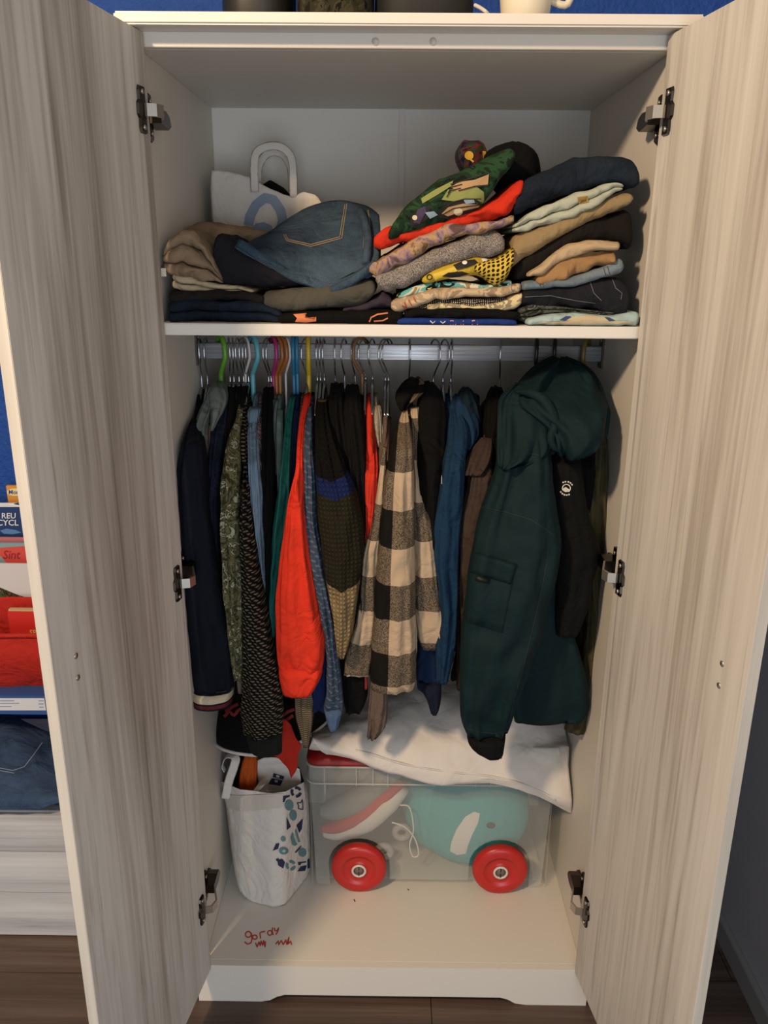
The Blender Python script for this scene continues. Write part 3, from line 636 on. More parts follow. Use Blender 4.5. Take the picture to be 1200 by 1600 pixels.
# ------------------------------------------------------------------ hangers
def hanger(label, x1, x2, yb, m, r=.0017, group=None, wide=False):
    """x1: pixel x where the hook crosses the rail front, x2,yb: pixel where the stem meets the garment"""
    a = P(x1, 549, YR - .021); b = P(x2, yb, YR); fx = a[0]; bx = b[0]; zt = ZR
    h = thing('clothes_hanger', label, 'hanger', (bx, YR, b[2] - .07), group)
    rr = .0205 + r
    pts = [(2 * bx - fx, YR + rr, zt - .004)]
    for i in range(9):
        t = math.pi * i / 8; c = math.cos(t)
        pts.append((bx + (fx - bx) * (1 - c) / 2 * 1.0 + (bx - fx) * (1 + c) / 2 * .6, YR + rr * c, zt + .004 + (rr + .001) * math.sin(t)))
    pts += [(fx, YR - rr, zt - .012), (fx + (bx - fx) * .35, YR - rr * .75, zt - .026), (fx + (bx - fx) * .8, YR - rr * .25, zt - .042), (bx, YR, zt - .053), (bx, YR, b[2])]
    tube('hook', pts, r, m, h, 8, 4)
    zb = min(b[2] + .004, zt - .06)
    for s_ in (-1, 1):
        tube('arm', [(bx, YR, zb + .001), (bx, YR + s_ * .02, zb - .012), (bx, YR + s_ * .05, zb - .036), (bx, YR + s_ * .075, zb - .06)], max(r, .0035), m, h, 8, 4)
    return h
def plastic(nm, c): return plain(nm + '_plastic', c, .35, .5)
PG = plastic('green', '#5f9a2e'); PW = plastic('white', '#c9c4be'); PA = plastic('aqua', '#5fa6b4'); PP = plastic('magenta', '#a32a68'); PO = plastic('brown_orange', '#9a5c2c')
PB_ = plastic('blue', '#2f7398'); PY = plastic('yellow', '#c9a92c'); PT = plastic('tan', '#7d5a38'); PK = plastic('black', '#17171a'); PV = plastic('olive', '#6d5f2c')
gm = 'chrome hooks in the cluster right of the green hanger'
hanger('leftmost chrome wire hanger above the navy sweatshirt', 311, 316, 610, M_chrome)
hanger('second chrome wire hanger from the left end of the rail', 319, 325, 606, M_chrome)
hanger('bright green plastic hanger carrying the grey-green hoodie', 352, 346, 600, PG, .0052)
for (a, b), nth in zip(((359, 360), (364, 366), (368, 374), (374, 381), (379, 385), (384, 389)), ('first', 'second', 'third', 'fourth', 'fifth', 'sixth')):
    hanger(nth + ' chrome wire hook to the right of the green hanger', a, b, 602, M_chrome, group=gm)
hanger('white plastic hanger hook between chrome hooks and the aqua hanger', 390, 386, 640, PW, .0028)
hanger('thick aqua plastic hanger above the light blue sweatshirt', 403, 397, 636, PA, .0055)
for a, b, nth in ((411, 420, 'left'), (416, 424, 'right')): hanger(nth + ' one of two chrome hooks between the aqua and magenta hangers', a, b, 602, M_chrome, group='chrome hooks beside the aqua hanger')
hanger('magenta plastic hanger left of the two brown-orange ones', 432, 428, 612, PP, .0042)
hanger('left one of the two brown-orange hangers', 441, 433, 626, PO, .0042)
hanger('right one of the two brown-orange hangers', 448, 439, 640, PO, .0042)
hanger('thin white plastic hanger touching the two blue hangers', 453, 448, 640, PW, .0026)
hanger('left one of the two blue plastic hangers', 458, 460, 626, PB_, .0042)
hanger('right one of the two blue plastic hangers', 464, 466, 642, PB_, .0042)
hanger('chrome hook squeezed between the blue and yellow hangers', 471, 480, 604, M_chrome)
hanger('yellow plastic hanger above the orange-red sweatshirt', 482, 483, 618, PY, .0052)
for a, b, nth in ((494, 496, 'first'), (499, 501, 'second'), (504, 507, 'third')): hanger(nth + ' chrome hook to the right of the yellow hanger', a, b, 600, M_chrome, group='chrome hooks beside the yellow hanger')
hanger('chrome hook standing alone in the rail gap left of the silver long-stem hooks', 523, 524, 600, M_chrome)
hanger('chrome hook with long pale stem, left of its pair before the tan hanger', 533, 539, 636, M_chrome)
hanger('chrome hook with long pale stem next to the tan hanger', 549, 555, 638, M_chrome)
hanger('tan wooden-coloured hanger in the middle of the rail', 552, 566, 644, PT, .004)
hanger('chrome hook right beside the tan hanger', 560, 571, 598, M_chrome)
hanger('chrome hook above the beige collar in mid rail', 576, 582, 598, M_chrome)
hanger('left hook of the close chrome pair left of the plaid shirt', 592, 602, 600, M_chrome)
hanger('right hook of the close chrome pair left of the plaid shirt', 597, 607, 600, M_chrome)
hanger('chrome hook of the plaid flannel shirt', 641, 639, 600, M_chrome)
hanger('chrome hook right of the plaid shirt, tilted, over a black jacket', 688, 677, 602, M_chrome)
hanger('left hook of the chrome pair over the blue hoodie', 702, 692, 602, M_chrome)
hanger('right hook of the chrome pair over the blue hoodie', 707, 704, 602, M_chrome)
hanger('lone chrome hook left of the green parka', 782, 780, 606, M_chrome)
hanger('left black plastic hanger behind the parka hood', 838, 836, 590, PK, .0042)
hanger('right black plastic hanger behind the parka hood', 866, 864, 590, PK, .0042)
hanger('olive-brown hanger at the right end of the rail', 911, 914, 600, PV, .0052)

# ------------------------------------------------------------------ hanging garments
G = 'clothes hanging on the wardrobe rail'
def garment(name, label, cat, rows, yf, d, m, hookx=None, part='sleeve', body=True, hem=None, seed=0, amp=.006, tx=.011, top=.255, mbody=None, a=606, b=722, ztop=1.372, **kw):
    yp = yprof(yf, top, a, b); bot = rows[-1]; c = P((bot[1] + bot[2]) / 2, bot[0], yp(bot[0]))
    g = thing(name, label, cat, (c[0], YR, c[2]), G)
    o = drape(part, rows, yp, d, m, g, seed, amp, **kw)
    if body:
        A = resamp(rows, 14); xs = [(P((q[1] + q[2]) / 2, q[0], yp(q[0]))[2], P((q[1] + q[2]) / 2, q[0], yp(q[0]))[0]) for q in A]
        # carry the centre line back to the rail side: keep x, start from the hook
        hx = P(hookx, 605, YR)[0] if hookx else xs[0][1]
        zz = [z for z, _ in xs]; xs = [(z, x) for z, x in xs if z < ztop - .09] + [(ztop, hx), (ztop - .05, hx * .6 + xs[3][1] * .4)]
        torso('body', xs, ztop, hem if hem is not None else zz[-1] + .05, yf + d * .4 + .012, mbody or m, g, tx, seed)
    return g, o
zpx = lambda px, py, y: P(px, py, y)[2]
# 1 navy sweatshirt with striped cuff
g, o = garment('hanging_sweatshirt', 'navy sweatshirt with cream and red striped cuff, leftmost on the rail', 'sweatshirt', [(655, 300, 305), (664, 296, 308), (690, 287, 318), (732, 278, 323), (800, 280, 328), (920, 288, 347), (1025, 296, 364), (1075, 299, 365)], .09, .045, fabric('deep_navy_jersey', '#10141f', .15), 314, seed=1, b=690, tx=.009)
zc_ = zpx(332, 1098, .09); h_ = (zpx(332, 1074, .09) - zc_)
cuffm = zbands('striped_cuff_rib', [(zc_ - .04, '#171c2a'), (zc_ + h_ * .25, '#171c2a'), (zc_ + h_ * .27, '#5e2326'), (zc_ + h_ * .48, '#171c2a'), (zc_ + h_ * .60, '#b9ab93'), (zc_ + h_ * .99, '#171c2a')])
drape('cuff', [(1073, 299, 365), (1084, 299, 364), (1099, 300, 363)], .088, .045, cuffm, g, 1, .002, cap1=True)
# 2 grey-green hoodie
m = fabric('grey_green_fleece', '#6d756f', .15)
g, o = garment('hanging_hoodie', 'pale grey-green top with rolled collar under the green hanger', 'sweatshirt', [(616, 324, 336), (640, 312, 333), (660, 306, 323), (690, 304, 321), (730, 304, 323), (770, 312, 323), (786, 317, 321)], .12, .03, m, 340, seed=2, b=690, hem=.95)
drape('rolled_collar', [(598, 334, 346), (603, 327, 353), (612, 323, 357), (626, 326, 357), (642, 331, 350), (660, 330, 340), (672, 328, 334)], lambda py: float(np.interp(py, [598, 670], [.25, .17])), .04, m, g, 5, .004)
# 3..4 dark ones
garment('hanging_shirt', 'tan sleeve edge squeezed behind the grey-green top', 'shirt', [(664, 322, 330), (700, 322, 330), (740, 322, 328)], .16, .02, fabric('tan_brown_cotton', '#7a5d49', .2), 330, seed=3, body=False, top=.2)
garment('hanging_shirt', 'dark navy floral shirt right of the grey-green top', 'shirt', [(632, 338, 358), (660, 333, 358), (700, 328, 352), (780, 321, 344), (870, 324, 346), (1000, 330, 352)], .14, .035, multi('navy_floral', ['#12151f', '#161b2a', '#1c2130', '#101219'], 40), 356, seed=4)
g, o = garment('hanging_jacket', 'black jacket left of the leafy olive shirt', 'jacket', [(606, 352, 372), (640, 350, 374), (700, 343, 362), (800, 335, 352), (900, 338, 356), (1060, 345, 362)], .15, .03, M_black, 362, seed=5)
garment('hanging_shirt', 'black shirt with thin grey strip above the leafy olive shirt', 'shirt', [(604, 372, 388), (640, 370, 386), (720, 372, 388), (900, 374, 388), (1090, 366, 380)], .18, .02, M_black2, 378, seed=6)
garment('hanging_shirt', 'narrow grey shirt edge above the leafy olive shirt', 'shirt', [(612, 369, 373), (640, 365, 369), (655, 363, 366)], .23, .012, fabric('slate_grey_cotton', '#4b4d50', .2), 369, seed=6, body=False)
# 5 leafy olive
m = multi('olive_leaf_print', ['#302f1e', '#4c4930', '#6a6648', '#3c3b26', '#a19d86', '#514e35'], 26, 2.2)
g, o = garment('hanging_shirt', 'olive shirt with pale leaf print', 'shirt', [(638, 374, 379), (660, 366, 378), (692, 355, 375), (741, 347, 375), (818, 345, 378), (920, 348, 381), (1004, 358, 382), (1057, 367, 382)], .095, .032, m, 381, seed=7, hem=.80)
drape('belt_end', [(1055, 369, 381), (1070, 371, 380), (1082, 372, 380)], .095, .01, fabric('taupe_webbing', '#6d6152', .2), g, 7, .001)
# 6 dark knit with beige flecks
m = knit('black_beige_fleck_knit', '#0f0e0d', '#6d6250', 52)
g, o = garment('hanging_sweater', 'long black knit sweater with beige flecks and dark green cuff', 'sweater', [(690, 382, 389), (760, 379, 390), (815, 377, 395), (920, 379, 410), (1010, 381, 428), (1070, 379, 440), (1110, 376, 443), (1146, 381, 442)], .08, .04, m, 386, seed=8, a=640, b=760)
drape('cuff', [(1143, 384, 442), (1150, 386, 441), (1173, 392, 441)], .08, .036, fabric('dark_green_rib', '#191c18', .15), g, 8, .002)
# 7 light blue
m = fabric('light_blue_fleece', '#71879a', .12)
g, o = garment('hanging_sweatshirt', 'light blue sweatshirt with ribbed collar under the aqua hanger', 'sweatshirt', [(652, 386, 405), (664, 386, 404), (707, 389, 404), (775, 391, 410), (818, 396, 411), (890, 406, 413), (935, 412, 415)], .11, .03, m, 402, seed=9, a=630, hem=.95)
drape('collar', [(636, 390, 407), (642, 387, 409), (652, 386, 408), (660, 388, 404)], .215, .03, ribbed('blue_collar_rib', '#667c90', '#788fa2', 110, 'X'), g, 9, .002)
garment('hanging_shirt', 'dark shirt with pink and black speckled print behind light blue sweatshirt', 'shirt', [(690, 401, 409), (730, 403, 411), (790, 408, 412), (850, 411, 414)], .135, .018, multi('pink_speckle', ['#15100f', '#8a6a60', '#1a1413', '#a58a7c'], 90), 410, seed=10, hem=.98, a=640)
garment('hanging_jacket', 'black jacket between light blue and teal clothes', 'jacket', [(606, 412, 428), (650, 410, 428), (720, 410, 430), (820, 412, 430), (950, 412, 428), (1060, 414, 430)], .14, .03, M_black, 420, seed=11)
# 8 two green-greys
g, o = garment('hanging_tshirt', 'grey-green tee under the left brown-orange hanger', 'shirt', [(624, 427, 437), (640, 423, 435), (670, 424, 434), (698, 428, 436), (740, 430, 436)], .17, .018, fabric('sage_cotton', '#5c6a62', .15), 432, seed=12, hem=1.0)
garment('hanging_tshirt', 'pale sage tee under the right brown-orange hanger', 'shirt', [(640, 434, 442), (680, 434, 443), (740, 434, 441), (775, 435, 439)], .15, .018, fabric('pale_sage_cotton', '#67766f', .15), 438, seed=13, hem=1.0)
garment('hanging_sweatshirt', 'teal green sweatshirt beside the orange-red one', 'sweatshirt', [(620, 453, 462), (653, 447, 457), (720, 440, 453), (772, 434, 453), (818, 428, 447), (929, 422, 434), (992, 424, 430)], .115, .03, fabric('teal_green_jersey', '#1c5f57', .15), 458, seed=14, hem=.9)
garment('hanging_shirt', 'navy shirt between the teal and orange-red sweatshirts', 'shirt', [(640, 457, 468), (700, 455, 465), (770, 452, 462), (860, 448, 460)], .15, .018, fabric('navy_blue_jersey', '#232c4e', .15), 466, seed=15, hem=.9)
# 9 orange-red
m = fabric('orange_red_fleece', '#cf3420', .1)
g, o = garment('hanging_sweatshirt', 'vivid orange-red sweatshirt hanging under the yellow hanger', 'sweatshirt', [(616, 476, 486), (627, 474, 486), (649, 469, 479), (690, 465, 475), (726, 464, 475), (787, 450, 477), (860, 439, 484), (935, 431, 496), (998, 432, 509), (1030, 434, 507), (1046, 438, 502)], .075, .036, m, 481, seed=16, e=2.9)
drape('cuff', [(1038, 436, 504), (1046, 435, 506), (1056, 437, 503), (1070, 440, 495), (1084, 444, 486)], .073, .030, m, g, 17, .003, e=2.9)
# 10 slate quilted
m = knit('slate_blue_quilt', '#394454', '#566174', 34)
g, o = garment('hanging_sweater', 'slate blue quilted sweater right of the orange-red sweatshirt', 'sweater', [(634, 480, 487), (658, 477, 490), (700, 475, 490), (744, 475, 495), (818, 477, 496), (875, 486, 507), (929, 497, 515), (965, 503, 522), (1025, 511, 529), (1080, 511, 535), (1106, 506, 537)], .085, .032, m, 488, seed=18)
drape('cuff', [(1104, 506, 537), (1114, 508, 534), (1126, 512, 531), (1137, 517, 526)], .085, .03, fabric('slate_blue_rib', '#465a78', .15), g, 18, .002)
garment('hanging_sweatshirt', 'royal blue sweatshirt hem showing below the orange-red cuff', 'sweatshirt', [(880, 492, 508), (1000, 490, 517), (1060, 484, 520), (1106, 483, 519)], .13, .03, fabric('royal_blue_jersey', '#17254f', .15), 486, seed=19, body=True, a=606)
garment('hanging_sweater', 'grey-brown ribbed knit cuff dangling above the red lid', 'sweater', [(960, 462, 484), (1085, 460, 492), (1120, 463, 490), (1140, 470, 487), (1163, 474, 483)], .12, .022, ribbed('taupe_rib_knit', '#4f4436', '#7e705a', 62, 'Y'), 474, seed=20, tx=.009)
# 11 striped knit
zb1, zb2, zb3 = zpx(530, 899, .085), zpx(530, 762, .085), zpx(530, 734, .085)
m = zbands('colour_block_knit', [(zb1 - .4, '#9a8460'), (zb1, '#2c291d'), (zb2, '#1a2756'), (zb3, '#0e0d0c')], 42, .6, 21 * .37)
g, o = garment('hanging_sweater', 'chunky knit sweater in black, blue, olive and tan blocks', 'sweater', [(625, 496, 512), (650, 492, 516), (690, 492, 528), (735, 492, 544), (766, 493, 557), (818, 497, 568), (860, 503, 570), (899, 509, 563), (980, 522, 553), (1020, 527, 541)], .07, .045, m, 504, seed=21, tx=.02, hem=.84)
# 12 blacks in the middle
garment('hanging_hoodie', 'black hoodie behind the colour-block sweater', 'hoodie', [(600, 516, 536), (640, 512, 540), (700, 520, 548), (800, 525, 560), (1000, 530, 572), (1085, 536, 576), (1106, 540, 566)], .14, .05, M_black, 524, seed=22, tx=.015)
garment('hanging_jacket', 'black jacket below the long-stem chrome hooks', 'jacket', [(602, 540, 560), (640, 536, 566), (720, 544, 574), (860, 550, 572), (1000, 555, 576)], .12, .04, M_black2, 548, seed=23, tx=.013)
garment('hanging_shirt', 'blackish shirt directly under the tan hanger', 'shirt', [(640, 558, 572), (700, 556, 574), (800, 558, 576), (960, 558, 576)], .15, .02, M_navyblk, 566, seed=24)
g, o = garment('hanging_sweatshirt', 'narrow red sweatshirt between black jacket and plaid shirt', 'sweatshirt', [(648, 574, 581), (664, 571, 585), (726, 571, 591), (787, 571, 587), (840, 571, 579), (900, 570, 577)], .10, .026, fabric('signal_red_fleece', '#c43423', .1), 578, seed=25, a=640, b=740)
drape('drawstring_end', [(1050, 566, 573), (1062, 565, 575), (1076, 566, 574)], .12, .008, plain('red_rubber', '#b03028', .5), g, 25, .0005)
garment('hanging_shirt', 'beige shirt collar edge right of the narrow red sweatshirt', 'shirt', [(633, 584, 594), (642, 580, 598), (660, 581, 598), (682, 586, 598), (698, 590, 597)], .17, .025, speckle('beige_slub', '#8d8171', '#a59a88', 200), 588, seed=26, hem=1.0, a=620, b=700)
garment('hanging_jacket', 'taupe brown coat with its long strap below the plaid shirt', 'jacket', [(652, 598, 612), (690, 593, 609), (740, 590, 606), (800, 586, 602), (900, 580, 602), (1066, 578, 605), (1110, 576, 605), (1140, 575, 603), (1152, 574, 588)], .13, .018, fabric('taupe_cotton', '#63544a', .15), 606, seed=27, a=640)
# 13 plaid
pl_ = ['#b09a80', '#8b7a66', '#141210']
zl_, zh_ = zpx(625, 914, .03), zpx(625, 857, .03); pv = 2 * (zh_ - zl_)
def pmat(nm, ou): return plaid(nm, .120, pv, ou, -zl_, *pl_)
yp = yprof(.065, .24, 610, 700)
g = thing('hanging_flannel_shirt', 'black and beige buffalo plaid flannel shirt in the middle of the rail', 'shirt', (P(620, 1075, .07)[0], YR, P(620, 1075, .07)[2]), G)
drape('sleeve', [(640, 629, 636), (685, 613, 645), (713, 607, 647), (760, 599, 647), (818, 596, 647), (920, 587, 649), (1000, 581, 650), (1064, 579, 649), (1075, 580, 646)], yp, .04, pmat('buffalo_plaid_sleeve', .011 - 30 * .37), g, 30, .005)
drape('front_panel', [(700, 598, 604), (760, 590, 602), (818, 580, 598), (863, 568, 592), (920, 563, 590), (975, 556, 588), (1019, 541, 584), (1053, 537, 579)], .095, .025, pmat('buffalo_plaid_front', .035 - 31 * .37), g, 31, .004)
drape('back_panel', [(636, 640, 654), (700, 643, 656), (740, 645, 660), (790, 645, 664), (817, 645, 675), (901, 647, 684), (950, 648, 698), (1004, 654, 706), (1012, 660, 700)], lambda py: float(np.interp(py, [636, 800], [.2, .10])), .03, pmat('buffalo_plaid_back', .04 - 32 * .37), g, 32, .004)
drape('collar', [(590, 642, 656), (595, 630, 666), (603, 621, 669), (612, 616, 664), (622, 615, 652), (632, 619, 640), (640, 624, 634)], lambda py: float(np.interp(py, [590, 640], [.26, .18])), .03, plaid('buffalo_plaid_collar', .09, .03, .02, .006, '#6b5d4d', '#1d1916', '#0e0c0b'), g, 33, .008)
torso('body', [(1.37, P(640, 605, YR)[0]), (1.2, P(640, 760, .2)[0]), (.75, P(628, 1060, .2)[0])], 1.36, .76, .12, pmat('buffalo_plaid_body', .02), g, .016, 33)
# 14 black jacket + blue hoodie
garment('hanging_jacket', 'bulky black jacket right of the plaid shirt', 'jacket', [(598, 662, 676), (612, 654, 690), (640, 648, 698), (700, 650, 696), (760, 652, 690), (850, 660, 684), (950, 665, 690)], .13, .05, M_black, 668, seed=34, tx=.016)
m = fabric('petrol_blue_fleece', '#163049', .12)
g, o = garment('hanging_hoodie', 'petrol blue hoodie with small white outlined logo', 'hoodie', [(640, 703, 720), (662, 700, 734), (690, 698, 732), (714, 693, 726), (745, 688, 725), (790, 680, 722), (818, 676, 718), (870, 677, 715), (940, 682, 715), (1000, 680, 712), (1060, 680, 700)], .10, .04, m, 700, seed=35, tx=.016)
hd = drape('hood', [(617, 710, 722), (626, 703, 733), (644, 702, 743), (664, 708, 748), (684, 716, 746), (700, 722, 736)], lambda py: float(np.interp(py, [618, 700], [.235, .17])), .03, m, g, 36, .008)
drape('hood_lining', [(606, 722, 734), (616, 712, 744), (634, 716, 750), (660, 735, 752)], .23, .035, fabric('dark_teal_lining', '#15222a', .15), g, 37, .004)
drape('hem', [(960, 654, 706), (1010, 652, 708), (1050, 650, 700), (1074, 652, 678)], .14, .035, fabric('dark_petrol_rib', '#132541', .1), g, 38, .004)
drape('cuff', [(1066, 654, 690), (1078, 658, 690), (1092, 668, 689), (1106, 670, 686), (1113, 673, 683)], .11, .022, fabric('navy_rib', '#141a28', .1), g, 38, .002)
stroke('logo', [o, hd], [[(683, 762), (685, 744), (690, 743), (690, 756)], [(682, 767), (688, 764)], [(690, 756), (684, 761)]], 1.5, plain('white_logo_print', '#cdd0d2', .7), o, .002)
garment('hanging_hoodie', 'black hoodie half hidden left of the green parka', 'hoodie', [(606, 768, 784), (620, 760, 790), (660, 754, 790), (720, 750, 786), (860, 740, 770), (1040, 730, 760)], .17, .05, M_black, 778, seed=39, tx=.016)
m = fabric('brown_cotton', '#40332c', .2)
g, o = garment('hanging_jacket', 'brown jacket with folded collar left of the green parka', 'jacket', [(684, 752, 771), (700, 740, 773), (720, 734, 772), (760, 730, 768), (800, 718, 758), (900, 714, 748), (1000, 714, 742), (1075, 714, 738)], .12, .04, m, 770, seed=40, a=660, b=740)
drape('collar', [(684, 752, 770), (700, 738, 772), (716, 729, 770), (730, 723, 764), (742, 724, 752)], lambda py: float(np.interp(py, [684, 741], [.16, .085])), .012, m, g, 41, .004)
garment('hanging_jacket', 'black vest deep in the rail gap between blue hoodie and brown jacket', 'jacket', [(640, 735, 752), (700, 730, 756), (800, 722, 745), (1000, 716, 735), (1060, 704, 726)], .22, .03, M_black2, 745, seed=42)
# 15 olive jacket + black hoodie at the right end
m = fabric('olive_twill', '#4a4530', .2)
g, o = garment('hanging_jacket', 'olive green jacket at the right end of the rail', 'jacket', [(612, 905, 926), (660, 912, 943), (690, 926, 946), (740, 920, 948), (800, 915, 948), (870, 918, 946), (950, 917, 944), (1020, 912, 939), (1080, 905, 934), (1122, 890, 924), (1139, 882, 915)], .165, .035, m, 914, seed=43, tx=.014)
drape('zip_placket', [(720, 908, 914), (780, 914, 920), (830, 919, 925), (860, 922, 928)], .135, .008, fabric('dark_olive_placket', '#393525', .2), g, 44, .001)
garment('hanging_jacket', 'black padded jacket peeking out under the parka hood by the olive jacket', 'jacket', [(660, 896, 928), (700, 898, 930), (760, 902, 926), (800, 905, 920)], .14, .03, M_black, 900, seed=45, a=640)
m = fabric('soft_black_fleece', '#0e0e0e', .1)
g, o = garment('hanging_hoodie', 'black hoodie with round white emblem beside the green parka', 'hoodie', [(660, 862, 900), (700, 858, 904), (740, 861, 910), (790, 867, 916), (820, 870, 924), (852, 871, 936), (870, 871, 937), (905, 869, 926), (954, 867, 917), (990, 868, 902)], .085, .035, m, 866, seed=46, tx=.014, a=640, amp=.002)
ME = plain('white_emblem_print', '#cfc8bd', .8); ec = (885, 763)
def arc_band(r0, r1, a0, a1): return circ(ec[0], ec[1], r0, r0, a0, a1, 8) + circ(ec[0], ec[1], r1, r1, a1, a0, 8)
stroke('emblem_lettering', o, [circ(ec[0], ec[1], 10.5, 10.5, a, a + 14, 3) for a in (-125, -105, -80, -60, -40, 60, 80, 100, 120, 140)], 2.2, ME, o, .0015, 2)
stroke('emblem_ring', o, [circ(ec[0], ec[1], 6.2, 6.2, 150, 420, 16)], 1.5, ME, o, .0015, 2)
decal('emblem_disc', o, [[(880, 763), (884, 761), (890, 765), (889, 768), (884, 769), (880, 767)]], ME, o)
# 16 parka
m = fabric('dark_teal_green_shell', '#0d2225', .12, .45, .75)
g = thing('hanging_parka', 'large dark teal-green hooded parka hanging in front at the right', 'jacket', (P(800, 1140, .06)[0], YR, P(800, 1140, .06)[2]), G)
yp = lambda py: float(np.interp(py, [606, 720, 900, 1160], [.15, .055, .03, .035]))
slv = drape('sleeve', [(625, 792, 838), (650, 779, 854), (690, 777, 858), (730, 777, 861), (760, 766, 864), (790, 755, 868), (817, 745, 873), (850, 738, 877), (870, 734, 873), (915, 729, 864), (975, 723, 850), (1027, 719, 832), (1066, 718, 818), (1112, 719, 803), (1132, 722, 798), (1143, 728, 794)], yp, .052, m, g, 50, .008)
drape('cuff', [(1146, 729, 790), (1162, 731, 788), (1172, 742, 786), (1178, 765, 785)], .035, .035, fabric('black_rib', '#0d0d0e', .05), g, 51, .002)
drape('body', [(700, 820, 868), (800, 806, 874), (870, 802, 872), (908, 800, 870), (933, 800, 879), (1003, 800, 900), (1059, 800, 917), (1097, 799, 923), (1112, 800, 921), (1126, 803, 908)], .115, .030, m, g, 52, .004, e=2.8)
torso('back_body', [(1.37, P(850, 600, YR)[0]), (1.1, P(830, 900, .2)[0]), (.6, P(840, 1130, .2)[0])], 1.37, .66, .14, m, g, .03, 53)
drape('hood', [(560, 866, 888), (566, 848, 908), (578, 828, 927), (598, 806, 942), (618, 792, 949), (636, 806, 951), (655, 836, 950), (672, 854, 947), (690, 858, 934), (702, 864, 918), (711, 872, 900)], lambda py: float(np.interp(py, [560, 640, 710], [.19, .09, .045])), .06, m, g, 54, .022, freq=1.25, e=2.6)
drape('hood_side', [(600, 804, 830), (612, 788, 850), (626, 778, 856), (660, 777, 860), (700, 777, 860), (722, 778, 846), (731, 780, 800)], lambda py: float(np.interp(py, [600, 731], [.12, .015])), .018, m, g, 55, .010)
tube('hood_edge', [P(806, 612, .08), P(828, 614, .05), P(848, 624, .034), P(860, 642, .026), P(867, 662, .020), P(861, 684, .016), P(867, 699, .016), P(884, 707, .02)], [.003, .008, .010, .010, .009, .008, .007, .003], m, g, 12, 6)
BV.clear()
stroke('shoulder_seam', slv, [[(779, 728), (800, 716), (824, 708), (845, 712)], [(752, 792), (790, 800), (830, 812), (868, 838)]], 1.6, plain('dark_teal_seam', '#0a1718', .8), slv, .0012)
stroke('sleeve_seam', slv, [[(858, 850), (850, 905), (834, 975), (818, 1040), (804, 1090), (796, 1130)], [(724, 1136), (745, 1143), (770, 1146), (794, 1142)]], 1.4, plain('dark_teal_seam', '#0a1718', .8), slv, .0012)
def on(q, l): return hit([slv], q[0], q[1], l)
def patch(name, quad, thick, m_, parent, nu=10, nv=6):
    q = np.array(quad, float); top = []; bot = []
    for j in range(nv + 1):
        for i in range(nu + 1):
            u_, v_ = i / nu, j / nv; p = (q[0] * (1 - u_) + q[1] * u_) * (1 - v_) + (q[3] * (1 - u_) + q[2] * u_) * v_
            edge = min(u_, 1 - u_, v_, 1 - v_); lf = thick * min(1, .55 + edge * 6)
            a_ = on(p, lf); 
            if a_ is None: a_ = P(p[0], p[1], .0 )
            top.append(a_); b_ = on(p, -.004); bot.append(b_ if b_ is not None else a_ + [0, .006, 0])
    n1 = nu + 1; V = top + bot; o_ = len(top); F = []
    for j in range(nv):
        for i in range(nu):
            a = j * n1 + i; F.append([a, a + 1, a + n1 + 1, a + n1]); F.append([o_ + a, o_ + a + n1, o_ + a + n1 + 1, o_ + a + 1])
    bd = list(range(n1)) + [j * n1 + nu for j in range(1, nv + 1)] + [nv * n1 + i for i in range(nu - 1, -1, -1)] + [j * n1 for j in range(nv - 1, 0, -1)]
    for i in range(len(bd)): a, b = bd[i], bd[(i + 1) % len(bd)]; F.append([a, b, o_ + b, o_ + a])
    return mk(name, V, F, m_, parent)
pk = patch('sleeve_pocket', [(732, 890), (802, 905), (784, 989), (728, 972)], .004, m, slv)
patch('pocket_flap', [(738, 862), (808, 882), (797, 913), (732, 893)], .010, m, slv)
patch('pocket_tag', [(743, 899), (765, 904), (764, 912), (742, 907)], .013, plain('black_rubber_tag', '#0b0b0b', .6), slv, 4, 2)

# ------------------------------------------------------------------ wardrobe floor: storage box
BX = thing('storage_box', 'frosted plastic storage box with red lid and red wheels', 'box', (.09, .39, ZF))
s = NT('frosted_plastic', .35, .4); s.base('#d6d4cd'); tr_ = s.n('ShaderNodeBsdfTransparent'); tr_.inputs[0].default_value = (.98, .98, .97, 1); mx_ = s.n('ShaderNodeMixShader'); mx_.inputs[0].default_value = .15
s.l(tr_.outputs[0], mx_.inputs[1]); s.l(s.b.outputs[0], mx_.inputs[2]); s.l(mx_.outputs[0], s.t.nodes['Material Output'].inputs[0]); M_frost = s.m
M_redp = plain('red_plastic', '#b3221d', .35, .5)
FY, BY = .238, .555; BL, BR = -.208, .394; ZR_ = .468
def rrect(x0, x1, y0, y1, r, n=5):
    o = []
    for cx, cy, a in ((x1 - r, y0 + r, -90), (x1 - r, y1 - r, 0), (x0 + r, y1 - r, 90), (x0 + r, y0 + r, 180)):
        for i in range(n + 1): t = math.radians(a + 90 * i / n); o.append((cx + r * math.cos(t), cy + r * math.sin(t)))
    return o
def shell(name, levels, m_, parent, capb=True, capt=False):
    R = [np.array([(x, y, z) for x, y in pts]) for z, pts in levels]; V, F = rings_mesh(R, capb, capt); return mk(name, V, F, m_, parent)
